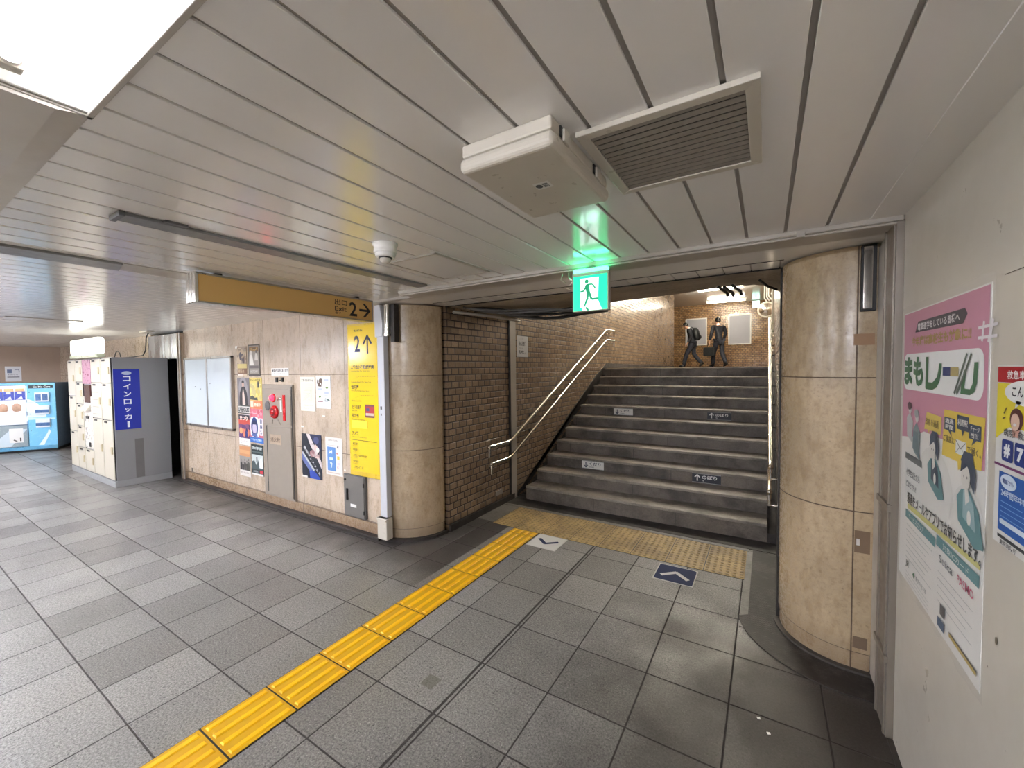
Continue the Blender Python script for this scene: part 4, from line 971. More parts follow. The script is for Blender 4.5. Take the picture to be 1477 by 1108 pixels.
# white notice taped above the machine
g = sheet((-14.598, 1.88, 1.50), (0, 1, 0), (0, 0, 1), .24, .34, flat((232, 232, 236)), .002)
g.rect(.03, .19, .10, .27, (120, 132, 160), 1); g.line([(.14, .26), (.20, .27), (.21, .22)], .01, (110, 116, 140), 1); g.rect(.03, .09, .21, .11, (130, 130, 136), 1); g.text('お知らせ', .04, .14, .03, (90, 94, 120), 1, wd=.15)
tag(g.build('notice_paper'), 'white paper notice on the wall above the blue vending machine', 'notice')

# ================================================================== TOP OF THE STAIRS
def ad_frame(x0, x1, z0, z1, label):
    r = empty('advert_board', ((x0+x1)/2, 18, z0), label, 'poster frame', 'blank poster frames on the back wall')
    b = MB(M_WHITE); f = .04; b.box(x0, x1, 17.95, 18, z0, z0+f); b.box(x0, x1, 17.95, 18, z1-f, z1); b.box(x0, x0+f, 17.95, 18, z0+f, z1-f); b.box(x1-f, x1, 17.95, 18, z0+f, z1-f); b.build('frame', r, bevel=.004)
    b = MB(mat('pale_poster_board', (170, 170, 178), .55, var=.04, scale=3)); b.box(x0+f, x1-f, 17.965, 18, z0+f, z1-f); b.build('board', r)
ad_frame(-2.82, -2.03, 2.52, 3.60, 'white framed blank poster board behind the walkers, nearer the left wall')
ad_frame(-1.28, -.515, 2.50, 3.635, 'white framed blank poster board on the right of the brick back wall')
r = empty('guide_sign', (-.37, 17.9, 3.97), 'small pale green lit sign under the ceiling at the top of the stairs', 'sign')
b = MB(M_WHITE); b.box(-.50, -.245, 17.86, 17.95, 3.83, 4.10); b.build('housing', r, bevel=.004)
g = G((-.49, 17.859, 3.84), (1, 0, 0), (0, 0, 1)); g.rect(0, 0, .235, .25, emit('pale_green_glow', (190, 240, 225), .5), 1); g.line([(.14, .06), (.09, .12), (.14, .18)], .02, (60, 120, 110), 2); g.build('face', r)
r = empty('convex_mirror', (.02, 12, 3.1), 'round convex mirror on the right wall at the top of the stairs', 'mirror')
b = MB(M_STEEL)
pr = [(.0, -.05), (.07, -.045), (.13, -.03), (.18, 0)]
b.lathe([(.001, -.06), (.06, -.054), (.12, -.036), (.165, -.004)], (-.02, 11.5, 3.00), 'y', 28); b.build('mirror_glass', r)
b = MB(M_CREAM); b.lathe([(.166, -.012), (.19, -.012), (.19, .02), (.12, .05), (.01, .05)], (-.02, 11.5, 3.00), 'y', 28); b.build('rim', r)
b = MB(M_WHITE); b.tube([(-.02, 11.55, 3.0), (.06, 11.6, 3.0), (.10, 11.6, 3.0)], .02, 8); b.build('bracket', r)
r = empty('pipe_stand', (.04, 11, 3.5), 'white pipes and bracket running down the right wall at the top of the stairs', 'pipes')
for x, y in ((.02, 12.4), (-.02, 12.6), (-.07, 12.8)):
    b = MB(M_WHITE); b.tube([(x, y, 4.12), (x, y, 3.45), (x+.06, y, 3.35)], .018, 8); b.build('pipe', r)
for z in (1.95, 2.55, 3.05):
    b = MB(M_WHITE); b.box(.05, .10, 9.4, 9.5, z, z+.035); b.build('bracket', r)
# notice on the brick wall and tile vent
g = sheet((-2.757, 4.582, 1.822), (0, 1, 0), (0, 0, 1), .29, .275, flat((196, 196, 198)), .003)
g.text('この先', .05, .225, .025, (150, 150, 152), 1, wd=.12); g.text('右側通行', .05, .145, .06, (56, 58, 66), 1, wd=.19, bold=.03); g.text('Keep to the', .05, .105, .020, (70, 70, 76), 1, wd=.10); g.text('Right', .05, .028, .06, (56, 58, 66), 1, wd=.13, bold=.03); g.text('side', .19, .035, .03, (90, 90, 96), 1, wd=.05)
tag(g.build('wall_notice'), 'white keep right notice on the brick stair wall', 'notice')
b = MB(mat('pale_tile', (150, 140, 128), .4)); b.box(-2.762, -2.752, 4.05, 4.20, .135, .19); tag(b.build('tile_patch', bevel=.002), 'single pale tile low on the brick wall near the stairs', 'tile')
# steel device on the right column
r = empty('key_box', (.44, 2.80, 2.12), 'narrow steel and black box high on the side of the right column', 'wall box')
b = MB(M_BLACK); b.box(.412, .474, 2.790, 2.819, 1.945, 2.285); b.build('back_plate', r, bevel=.003)
b = MB(M_STEEL); b.box(.420, .458, 2.784, 2.791, 1.955, 2.275); b.build('cover', r, bevel=.003)
# litter
for x, y, l in ((-.02, 2.20, 'tiny white scrap of paper on the floor left of the right column foot'), (.02, 2.13, 'tiny white scrap of paper on the floor nearest the right wall')):
    b = MB(M_WHITE); b.prism([(x, y, .0015), (x+.012, y+.004, .0015), (x+.009, y+.013, .0015), (x-.004, y+.010, .0015)], (0, 0, .003)); tag(b.build('paper_scrap'), l, 'litter', 'paper scraps')
# ================================================================== POSTERS ON THE LIMESTONE WALL
GP = 'posters taped on the limestone wall'
def poster(x0, x1, z0, z1, paper): return wsheet(x0, z0, x1-x0, z1-z0, flat(paper)), x1-x0, z1-z0
def ptag(g, label, grp=GP): return tag(g.build('poster'), label, 'poster', grp)
def cloud(g, W, H, a0, b0, a1, b1, cols, n, s, l=2, seed=1, squash=1.0):
    rnd = random.Random(seed)
    for k in range(n):
        a, c = a0+(a1-a0)*rnd.random(), b0+(b1-b0)*rnd.random(); r_ = s*(.4+rnd.random())
        ra = min(r_, a-a0+.001, a1-a+.001) if True else r_; rb = min(r_*squash, c-b0+.001, b1-c+.001)
        g.ell(a, c, max(.003, ra), max(.003, rb), rnd.choice(cols), l+k*.15, 9, rnd.random())
def person_shape(g, a, c, h, skin, coat, hair, l=3):
    g.poly([(a-.18*h, c), (a-.20*h, c+.35*h), (a-.13*h, c+.60*h), (a, c+.66*h), (a+.13*h, c+.60*h), (a+.20*h, c+.35*h), (a+.18*h, c)], coat, l)
    g.ell(a, c+.80*h, .085*h, .12*h, skin, l+1, 14); g.ell(a, c+.88*h, .10*h, .085*h, hair, l+2, 14, 0, PI)
g, W, H = poster(-5.975, -5.735, 1.608, 1.995, (196, 176, 146))
g.rect(0, .16, W, H, (158, 140, 122), 1); cloud(g, W, H, 0, .16, W, H-.02, [(92, 80, 84), (188, 168, 140), (132, 112, 96), (206, 190, 160)], 26, .04, 2, 4)
g.ell(.09, .26, .03, .055, (60, 52, 66), 7); g.ell(.16, .21, .025, .05, (74, 60, 66), 7); g.rect(0, .10, W, .16, (198, 180, 112), 2); g.rect(0, .03, W, .10, (120, 84, 58), 2); g.text('展覧会', .02, .045, .04, (214, 190, 150), 3, wd=.15); g.rect(.01, .006, .13, .026, (222, 212, 200), 3)
ptag(g, 'brown collage poster with dark figures, top left of the poster block')
g, W, H = poster(-5.695, -5.412, 1.606, 2.010, (64, 54, 44))
g.rect(.02, .03, W-.02, H-.015, (140, 132, 122), 1); g.rect(.03, H-.09, W-.03, H-.03, (126, 92, 48), 2); g.text('特別展', .07, H-.082, .04, (210, 176, 110), 3, wd=.15)
g.poly([(.03, .14), (.04, .25), (.075, .31), (.11, .25), (.14, .14)], (214, 210, 202), 3); g.ell(.077, .30, .022, .03, (202, 196, 188), 4); g.poly([(.16, .20), (.175, .27), (.20, .32), (.235, .26), (.24, .2)], (198, 192, 184), 3); g.ell(.205, .315, .018, .022, (92, 84, 78), 4)
g.rect(.03, .10, W-.03, .135, (92, 82, 80), 3); g.text('HISTORY', .05, .045, .03, (190, 182, 172), 3, wd=.18, bold=.02); g.rect(.12, .35, .2, .36, (70, 50, 30), 4)
ptag(g, 'dark framed poster with two pale bell shaped figures, top right of the poster block')
g, W, H = poster(-6.0, -5.692, 1.225, 1.586, (112, 106, 108))
g.ell(.15, .20, .115, .17, (142, 136, 138), 1); g.poly([(.045, 0), (.06, .16), (.11, .235), (.155, .255), (.20, .235), (.245, .16), (.26, 0)], (28, 26, 30), 2)
g.poly([(.125, 0), (.13, .15), (.15, .225), (.175, .15), (.20, .02), (.19, 0)], (216, 190, 178), 3); g.ell(.152, .275, .026, .038, (196, 158, 138), 4); g.ell(.152, .295, .032, .034, (30, 26, 26), 5, 16, 0, PI)
ptag(g, 'grey poster with a dark suited figure, above the black lettered banner')
g, W, H = poster(-6.01, -5.685, 1.112, 1.222, (30, 32, 34))
g.rect(.015, .012, W-.015, .098, (206, 204, 198), 1); g.text('LIVEHOUSE', .025, .024, .06, (28, 30, 32), 2, wd=.27, bold=.05)
ptag(g, 'narrow black and white lettered banner in the left column of posters')
g, W, H = poster(-5.686, -5.384, 1.19, 1.588, (210, 188, 92))
g.rect(.01, .10, W-.01, H-.06, (206, 190, 110), 1); cloud(g, W, H, .01, .12, W-.01, H-.08, [(222, 206, 120), (196, 176, 84), (226, 216, 160), (186, 172, 116)], 20, .05, 2, 8)
g.text('アートの祭典', .02, H-.05, .035, (120, 112, 50), 3, wd=.25, bold=.03); g.poly([(.01, .115), (.02, .155), (.08, .17), (.13, .14), (.19, .15), (.20, .11)], (66, 66, 60), 6); g.rect(.20, .27, .245, .33, (56, 58, 52), 6); g.rect(.205, .30, .235, .35, (40, 44, 50), 7)
g.rect(0, 0, W, .105, (226, 120, 78), 6); g.rect(.02, .02, .09, .095, (238, 200, 180), 7); g.text('開催中', .11, .03, .045, (250, 226, 206), 7, wd=.15, bold=.02)
ptag(g, 'yellow green poster with an orange band at its foot, second in the right column')
g, W, H = poster(-5.995, -5.712, .698, 1.105, (232, 226, 220))
g.rect(0, .09, W, .30, (92, 60, 112), 1); g.rect(0, .27, W, .34, (196, 76, 62), 2); g.rect(.0, .34, W, .40, (44, 34, 44), 2); cloud(g, W, H, .0, .09, W, .28, [(232, 160, 110), (52, 48, 92), (120, 70, 110), (206, 120, 96)], 16, .032, 3, 2)
g.text('まつり', .04, .325, .06, (240, 220, 206), 6, wd=.2, bold=.05); g.ell(.20, .15, .03, .04, (58, 66, 130), 6); g.text('詳しくはこちら', .03, .045, .02, (140, 134, 136), 2, wd=.19); g.text('2025', .03, .018, .016, (150, 144, 144), 2)
ptag(g, 'purple, red and orange festival poster in the left column of posters')
g, W, H = poster(-5.706, -5.378, .752, 1.186, (206, 108, 124))
g.rect(.02, H-.06, W-.02, H-.055, (240, 210, 214), 1); cloud(g, W, H, .0, H-.10, W, H, [(220, 130, 146), (190, 84, 100), (226, 150, 160)], 14, .02, 1, 3)
g.rrect(.015, .075, .225, .33, .05, (238, 236, 236), 4); g.ell(.118, .20, .085, .13, (44, 62, 118), 5); g.ell(.118, .185, .05, .075, (196, 186, 206), 6); g.ell(.118, .235, .066, .055, (34, 44, 84), 7, 16, 0, PI); g.poly([(.05, .08), (.06, .12), (.118, .13), (.175, .12), (.19, .08)], (90, 110, 170), 6)
g.rect(.235, .10, W-.01, .32, (228, 222, 226), 4)
for k, ch in enumerate('音楽祭'): g.text(ch, .25, .255-.07*k, .055, (50, 60, 104), 5, wd=.055, bold=.04)
g.rect(.0, .0, W, .07, (42, 110, 190), 5); g.text('チケット発売中', .03, .022, .03, (226, 236, 246), 6, wd=.25, bold=.02)
ptag(g, 'pink and blue poster with a single portrait, third in the right column')
g, W, H = poster(-6.004, -5.728, .280, .680, (226, 222, 216))
g.rect(0, .265, W, H, (196, 140, 96), 1); g.rect(.01, .30, W-.01, .35, (208, 158, 112), 2); g.rect(0, .08, W, .265, (150, 146, 142), 2)
for k, (a, h_) in enumerate(((.04, .13), (.09, .10), (.14, .14), (.19, .12), (.235, .15))): g.poly([(a-.022, .08), (a-.024, .08+h_*.7), (a, .08+h_*.85), (a+.024, .08+h_*.7), (a+.022, .08)], (46+8*k, 44+8*k, 46+6*k), 3+k*.2); g.ell(a, .085+h_*.95, .011, .015, (92, 80, 74), 5)
g.text('劇団公演のご案内', .03, .035, .024, (120, 90, 80), 3, wd=.2)
ptag(g, 'orange topped poster with a black and white group photo, bottom left of the poster block')
g, W, H = poster(-5.696, -5.402, .330, .728, (38, 52, 54))
g.rect(.01, .075, W-.01, .265, (198, 206, 204), 1); g.poly([(.01, .075), (.01, .17), (.07, .19), (.12, .13), (.17, .20), (.19, .12), (W-.01, .10), (W-.01, .075)], (70, 84, 86), 2); g.poly([(.19, .10), (.20, .21), (.25, .24), (.28, .15), (.28, .1)], (224, 228, 226), 3); g.rect(.12, .17, .15, .235, (54, 62, 66), 4)
g.text('世界の絶景写真展', .02, .325, .045, (206, 216, 214), 2, wd=.25, bold=.04); g.text('PHOTO EXHIBITION', .02, .29, .02, (150, 168, 166), 2, wd=.25); g.rect(.20, .03, W-.01, .07, (186, 46, 58), 3); g.rect(.01, .0, W-.01, .022, (222, 222, 218), 3); g.text('入場無料', .03, .035, .025, (206, 210, 208), 3, wd=.13)
ptag(g, 'dark green poster with a pale landscape photo, bottom right of the poster block')
GN = 'notices right of the fire hydrant cabinet'
g, W, H = poster(-4.550, -4.274, 1.212, 1.600, (226, 222, 206))
g.text('工事のお知らせ', .02, H-.055, .03, (96, 96, 92), 1, wd=.23, bold=.02); g.rect(.02, .09, W-.02, H-.075, (216, 216, 196), 1)
for k in range(9): g.line([(.03+.02*(k % 4), .11+.02*k), (.12+.013*k, .14+.016*k), (.21, .12+.019*((k*3) % 8))], .0025, (176, 182, 160), 2)
g.text('ご迷惑をおかけします', .03, .055, .018, (110, 108, 100), 1, wd=.2); g.text('問合せ先', .05, .025, .016, (120, 116, 108), 1, wd=.1)
ptag(g, 'cream notice with a faint street map, left of the two upper notices', GN)
g, W, H = poster(-4.250, -3.992, 1.252, 1.608, (228, 230, 228))
cloud(g, W, H, .02, .24, .11, .33, [(92, 70, 52), (70, 54, 44)], 9, .022, 1, 6)
for a, c in ((.16, .22), (.03, .12)): g.poly([(a, c+.02), (a+.07, c+.02), (a+.035, c-.01)], (104, 132, 52), 2)
for a, c in ((.15, .30), (.03, .20), (.15, .16)): g.rect(a, c, a+.075, c+.022, (178, 188, 214), 2); g.rect(a, c-.02, a+.06, c-.012, (190, 196, 210), 2)
g.poly([(.15, .12), (.24, .08), (.24, .10)], (60, 92, 76), 3); g.text('健康', .15, .075, .03, (96, 112, 118), 3); g.rect(.02, .07, .12, .08, (150, 110, 112), 2); g.rect(.03, .03, .12, .034, (160, 160, 160), 2)
ptag(g, 'white notice with a brown emblem and green leaf shapes, right of the two upper notices', GN)
g, W, H = poster(-4.556, -4.184, .448, .952, (28, 32, 42))
g.poly([(.09, H), (.15, H), (.38-.01, .20), (.37, .12), (.30, .22), (.17, .37)], (206, 196, 194), 1); cloud(g, W, H, .15, .24, .34, .40, [(220, 190, 182), (176, 148, 146), (236, 228, 220), (150, 110, 112)], 14, .03, 2, 5)
g.poly([(.15, H), (.37, H), (.37, .33), (.28, .38)], (40, 44, 74), 2); g.ell(.28, .44, .05, .04, (72, 78, 120), 4)
g.poly([(0, .20), (0, .30), (.26, .06), (.22, .02), (.12, .10)], (96, 108, 158), 3); g.poly([(.0, .04), (.0, .20), (.12, .06), (.15, .0), (.08, .0)], (30, 34, 50), 4); g.poly([(.15, .0), (.14, .08), (.22, .10), (.34, .02), (.33, .0)], (44, 70, 160), 5)
g.text('東京ダンスフェス', .035, .345, .035, (214, 214, 214), 6, wd=.42, rot=-.80, bold=.02); g.poly([(.01, .275), (.02, .30), (.245, .105), (.225, .085)], (186, 188, 192), 6)
g.rect(.0, .0, .10, .02, (210, 206, 200), 6)
ptag(g, 'black poster with a diagonal band of lettering and blue shapes, low on the wall', GN)
g, W, H = poster(-4.108, -3.820, .534, .945, (226, 220, 214))
g.text('お客様へのお願い', .05, H-.04, .018, (104, 92, 86), 1, wd=.17); g.rect(.03, H-.09, .24, H-.085, (190, 186, 182), 1); g.rrect(.03, .045, .175, .305, .008, (98, 142, 200), 1)
g.line([(.065, .27), (.065, .235), (.11, .27), (.11, .235)], .012, (232, 236, 240), 2); g.rect(.065, .165, .13, .19, (206, 220, 236), 2); g.line([(.075, .13), (.11, .13), (.095, .08)], .014, (222, 230, 240), 2)
g.poly([(.20, .30), (.215, .335), (.23, .30)], (44, 62, 60), 2); g.rect(.20, .18, .24, .215, (236, 196, 66), 2); g.rect(.19, .235, .22, .245, (196, 90, 76), 2); g.rect(.20, .12, .24, .145, (214, 206, 212), 2); g.text('K', .20, .08, .03, (196, 120, 150), 2); g.rect(.03, .02, .25, .03, (196, 180, 170), 2)
ptag(g, 'white notice with a light blue panel, low on the wall beside the black poster', GN)
for x, z, wd in ((-4.56, 1.02, .05), (-4.15, 1.16, .05), (-3.80, .60, .03)):
    g = wsheet(x, z, wd, .018, flat((228, 224, 214)))
    tag(g.build('tape_scrap'), 'torn white tape scrap on the limestone wall, %s' % {-4.56: 'above the black diagonal poster', -4.15: 'below the emblem notice', -3.80: 'at the edge of the blue panelled notice'}[x], 'tape', 'tape scraps on the limestone wall')
g = wsheet(-6.02, 1.975, .05, .03, flat((240, 240, 236))); tag(g.build('tape_scrap'), 'torn white tape scrap on the limestone wall, at the corner of the brown collage poster', 'tape', 'tape scraps on the limestone wall')
g = wsheet(-7.50, .14, .04, .06, flat((84, 74, 66))); tag(g.build('wall_tag'), 'tiny dark tag low on the wall under the notice board', 'tag')

# ================================================================== POSTERS ON THE RIGHT WALL
r = empty('poster', (.488, 1.9, 1.33), 'large pink and white laminated poster with green lettering on the right wall', 'poster')
o = (.4885, 2.30, .78); U = (0, -1, 0); V = (0, 0, 1)
g = sheet((.4885, 2.335, .79), U, V, .785, 1.085, flat((234, 232, 227), .3), .0012)
g.o = Vector((.4885, 2.30, .78))
PINK = (206, 140, 162); NAVY = (38, 58, 84); TEAL = (86, 138, 142); GRN = (34, 104, 58)
g.poly([(-.030, .585), (-.030, 1.09), (.742, 1.09), (.742, .603), (.66, .60), (.45, .64), (.25, .642), (.10, .60)], PINK, 1)
g.poly([(.118, 1.008), (.150, 1.048), (.585, 1.048), (.605, 1.030), (.575, 1.004)], (56, 48, 60), 2); g.text('電車通学をしている皆様へ', .150, 1.013, .028, (232, 228, 228), 3, wd=.40, bold=.02)
g.text('今年度は高校生も対象に!!', .075, .955, .038, (176, 146, 74), 2, wd=.56, bold=.035)
g.line([(.703, .945), (.712, .998)], .012, (238, 232, 234), 2); g.line([(.742, .940), (.762, 1.0)], .016, (238, 232, 234), 2) 
g.line([(.68, .982), (.790, .985)], .008, (238, 232, 234), 3); g.line([(.68, .955), (.790, .955)], .008, (238, 232, 234), 3)
g.rrect(-.022, .785, .722, .928, .04, (244, 244, 241), 2)
# the big title: ma mo re, a two colour bar, ru
def T(p, wd): g.line(p, wd, GRN, 4)
g.text('ま', -.012, .803, .112, GRN, 4, wd=.112, bold=.05); g.text('も', .112, .803, .112, GRN, 4, wd=.118, bold=.05)
g.poly([(.256, .912), (.284, .912), (.284, .822), (.33, .822), (.372, .842), (.386, .868), (.388, .888), (.414, .888), (.412, .862), (.398, .828), (.37, .806), (.33, .797), (.262, .797), (.256, .802)], GRN, 4)
g.rect(.425, .848, .490, .876, (24, 50, 118), 4); g.rect(.490, .848, .555, .876, (190, 172, 110), 4)
for q in (0, .030): g.line([(.645-q, .915), (.605-q, .86), (.545-q*.6, .795)], .011, (76, 92, 76), 5)
g.poly([(.572, .797), (.576, .818), (.594, .868), (.612, .868), (.600, .818), (.604, .814), (.64, .814), (.656, .830), (.664, .89), (.690, .89), (.684, .832), (.668, .806), (.64, .797)], GRN, 4)
# pair of travellers, bubbles, envelope
for a, c, h_, coat, hair in ((.075, .60, .13, (190, 192, 192), (70, 30, 48)), (.165, .55, .16, (126, 146, 150), (160, 164, 166))):
    g.poly([(a-.03, c), (a-.04, c+h_*.55), (a, c+h_*.72), (a+.045, c+h_*.5), (a+.035, c-.02)], coat, 3); g.ell(a+.005, c+h_*.84, .020, .020, (214, 206, 204), 4, 14); g.ell(a, c+h_*.93, .026, .016, hair, 5, 14)
g.poly([(.125, .56), (.13, .63), (.175, .63), (.22, .53), (.19, .545)], (96, 122, 130), 5)
g.poly([(.255, .652), (.278, .716), (.425, .712), (.420, .652), (.315, .655), (.300, .640), (.295, .655)], (222, 196, 84), 3); g.text('改札を通過', .272, .670, .026, (120, 96, 36), 4, wd=.13, bold=.01)
g.poly([(.437, .592), (.448, .740), (.741, .743), (.725, .600), (.64, .594), (.57, .570), (.565, .594)], (232, 200, 66), 3)
g.poly([(.437, .592), (.448, .740), (.741, .743), (.725, .600), (.64, .594), (.57, .570), (.565, .594)], (200, 160, 40), 2.6)
for a0, b0, a1, b1, s1, s2 in ((.455, .678, .543, .718, '通過', '時間'), (.558, .692, .642, .734, '利用駅', ''), (.645, .676, .722, .718, 'チャージ', '残額')):
    g.rect(a0, b0, a1, b1, NAVY, 5); g.poly([((a0+a1)/2-.01, b0), ((a0+a1)/2+.012, b0), ((a0+a1)/2+(.02 if a0 < .5 else -.02 if a0 > .62 else 0), b0-.018)], NAVY, 5)
    if s2: g.text(s1, a0+.010, b0+.022, .015, (232, 230, 224), 6, wd=(a1-a0)-.02, bold=.02); g.text(s2, a0+.012, b0+.004, .015, (232, 230, 224), 6, wd=(a1-a0)-.026, bold=.02)
    else: g.text(s1, a0+.006, b0+.012, .020, (232, 230, 224), 6, wd=(a1-a0)-.012, bold=.02)
g.text('ご家族に', .450, .640, .022, (84, 68, 30), 5, wd=.092, bold=.01); g.text('で届く。', .636, .632, .022, (84, 68, 30), 5, wd=.088, bold=.01)
g.rect(.552, .618, .628, .660, (236, 236, 232), 5); g.line([(.554, .658), (.590, .636), (.626, .658)], .003, (110, 104, 96), 6); g.line([(.554, .620), (.584, .640)], .002, (110, 104, 96), 6); g.line([(.626, .620), (.596, .640)], .002, (110, 104, 96), 6)
# two larger figures
def comic(a, c, s, coat, hairc, vest):
    g.poly([(a-.055*s, c), (a-.07*s, c+.07*s), (a-.035*s, c+.10*s), (a+.02*s, c+.108*s), (a+.085*s, c+.06*s), (a+.12*s, c-.03*s), (a+.06*s, c-.045*s)], coat, 6)
    g.poly([(a-.02*s, c+.02*s), (a-.02*s, c+.10*s), (a+.01*s, c+.106*s), (a+.055*s, c+.07*s), (a+.07*s, c)], vest, 7); g.poly([(a, c+.06*s), (a-.008*s, c+.105*s), (a+.015*s, c+.108*s), (a+.028*s, c+.08*s)], (224, 222, 216), 8)
    g.poly([(a-.045*s, c+.185*s), (a-.02*s, c+.215*s), (a+.035*s, c+.215*s), (a+.06*s, c+.16*s), (a+.055*s, c+.105*s), (a+.03*s, c+.125*s)], hairc, 7); g.ell(a-.003*s, c+.140*s, .032*s, .036*s, (222, 218, 210), 9, 18); g.poly([(a-.038*s, c+.15*s), (a-.03*s, c+.20*s), (a+.03*s, c+.20*s), (a+.038*s, c+.15*s), (a+.01*s, c+.175*s)], hairc, 10)
    g.ell(a-.012*s, c+.142*s, .003*s, .004*s, (60, 60, 70), 10, 8); g.ell(a+.010*s, c+.142*s, .003*s, .004*s, (60, 60, 70), 10, 8); g.ell(a+.028*s, c+.03*s, .014*s, .022*s, (230, 228, 222), 9, 12)
comic(.365, .475, .85, TEAL, NAVY, NAVY); comic(.640, .425, .98, TEAL, NAVY, (150, 180, 184))
g.ell(.36, .47, .17, .13, (226, 224, 218), 2, 24); g.ell(.64, .42, .12, .12, (222, 220, 214), 2, 24)
g.rect(.032, .505, .24, .530, (84, 92, 96), 4); g.text('小学生以上なら', .05, .44, .030, (84, 90, 94), 4, wd=.17, bold=.02); g.text('どなたでも!!', .05, .395, .026, (84, 90, 94), 4, wd=.13, bold=.02); g.rect(.032, .345, .25, .505, (226, 226, 222), 3)
g.poly([(.075, .310), (.075, .330), (.735, .352), (.735, .336)], (206, 200, 120), 3)
g.text('通過をメールやアプリでお知らせします。', .072, .332, .046, (44, 46, 46), 5, wd=.67, bold=.02, rot=.02)
g.rect(.055, .270, .400, .302, TEAL, 4); g.rect(.410, .285, .735, .320, TEAL, 4); g.text('サービスエリア', .10, .276, .020, (228, 234, 232), 5, wd=.18); g.text('対象ICカード', .47, .291, .022, (228, 234, 232), 5, wd=.20)
for k in range(7): g.rect(.07, .245-.022*k, .07+.30-.03*(k % 3), .2465-.022*k, (140, 146, 148), 4)
for k in range(5): g.rect(.43, .205-.024*k, .43+.27-.04*(k % 2), .2065-.024*k, (150, 152, 154), 4)
g.text('Suica', .440, .240, .026, (110, 116, 118), 5, wd=.115, bold=.01); g.text('PASMO', .590, .238, .026, (204, 84, 120), 5, wd=.115, bold=.01)
g.text('JR', .075, .072, .030, (44, 60, 50), 5, wd=.04, bold=.04); g.ell(.18, .078, .014, .012, (34, 104, 58), 5, 4); g.text('東京の地下鉄', .205, .070, .018, (90, 96, 98), 5, wd=.12)
g.rect(.46, .075, .50, .110, (84, 84, 88), 5); g.rect(.44, .030, .50, .060, (60, 84, 112), 5); g.rect(.54, .045, .735, .056, (190, 160, 84), 5); g.rect(.54, .056, .735, .060, (84, 80, 74), 5)
for k in range(3): g.rect(.07, .055-.014*k, .35, .0562-.014*k, (150, 152, 154), 4)
g.build('printed_sheet', r)
mt = base('clear_film', (.9, .9, .88), .12); mt.node_tree.nodes['Principled BSDF'].inputs['Alpha'].default_value = .07
b = MB(mt)
def film(u, v):
    a, c = -.042+.838*u, .004+1.112*v
    d = .0100+.0022*math.sin(a*31+math.sin(c*9)*2.2)+.0018*math.sin(c*17+a*11)+.0022*math.sin(a*70+c*6)*max(0, 1-abs(a-.75)*5)
    return (.4885-d, 2.30-a, .78+c)
b.grid(film, 60, 60); b.build('plastic_film', r, fix=False)
r2_ = tag(empty('poster', (.488, 1.4, 1.45), 'smaller poster at the right edge with red header and blue number tiles', 'poster'))
g = sheet((.4885, 1.505, 1.225), U, V, .42, .435, flat((226, 224, 220), .35), .0012); g.o = Vector((.4885, 2.30, .78))
RD = (176, 34, 44); BL = (36, 92, 170)
g.rect(.797, .840, 1.21, .878, RD, 1); g.text('救急車の適正利用にご協力', .845, .848, .021, (238, 230, 226), 2, wd=.33, bold=.02)
g.poly([(.797, .70), (.797, .838), (1.21, .838), (1.21, .70), (.92, .735), (.86, .735)], (226, 208, 60), 1)
g.ell(.95, .818, .115, .030, (236, 236, 232), 2, 24); g.text('こんなとき', .872, .808, .024, (40, 42, 48), 3, wd=.13, bold=.02); g.poly([(.89, .80), (.915, .797), (.885, .780)], (236, 236, 232), 2)
g.ell(.895, .756, .030, .026, (92, 52, 52), 3, 18); g.ell(.892, .750, .020, .020, (226, 190, 170), 4, 16); g.ell(.892, .744, .007, .004, (246, 240, 236), 5, 10); g.poly([(.875, .735), (.882, .715), (.905, .715), (.912, .735)], (206, 160, 146), 3)
g.line([(.838, .765), (.850, .780)], .004, (110, 90, 60), 4); g.line([(.832, .752), (.846, .757)], .004, (110, 90, 60), 4)
g.text('病院?', .838, .712, .019, (70, 72, 78), 3, wd=.055, bold=.01); g.text('救急車?', .905, .712, .019, (70, 72, 78), 3, wd=.075, bold=.01)
for k, ch in enumerate('#7119'):
    a0 = .832+.060*k; g.rrect(a0, .652, a0+.053, .704, .008, BL if False else (36, 58, 130), 3); g.text(ch, a0+.0265, .661, .033, (238, 240, 242), 4, wd=.030, bold=.05, anchor='c')
g.rect(.797, .636, 1.21, .642, (120, 60, 110), 3)
g.rect(.822, .480, 1.21, .624, BL, 2); g.ell(.868, .604, .038, .018, (210, 222, 236), 3, 20); g.text('電話でも', .842, .598, .012, (36, 70, 140), 4, wd=.052, bold=.02); g.text('24時間年中無休で相談', .835, .566, .018, (214, 226, 240), 3, wd=.20, bold=.01)
for k in range(4): g.rect(.835, .552-.012*k, .935+.01*k, .5535-.012*k, (150, 186, 224), 3)
g.rrect(.832, .498, .98, .510, .005, (214, 224, 236), 3); g.rect(.822, .462, 1.21, .470, (60, 62, 66), 2); g.text('東京消防庁', .835, .448, .012, (60, 62, 66), 3, wd=.08, bold=.01)
g.build('printed_sheet', r2_)
g = sheet((.4888, 1.487, 1.985-.105), U, V, .10, .002, flat((92, 78, 66)), .0006)
tag(g.build('wall_scratch'), 'thin dark scratch on the right wall above the red headed poster', 'scratch')
g = G((.4890, 1.49, .98), U, V); g.ell(.02, .0, .006, .010, flat((120, 110, 96))); g.ell(-.02, -.09, .003, .003, flat((130, 120, 108)))
tag(g.build('wall_chip'), 'small chip in the paint of the right wall below the posters', 'chip')
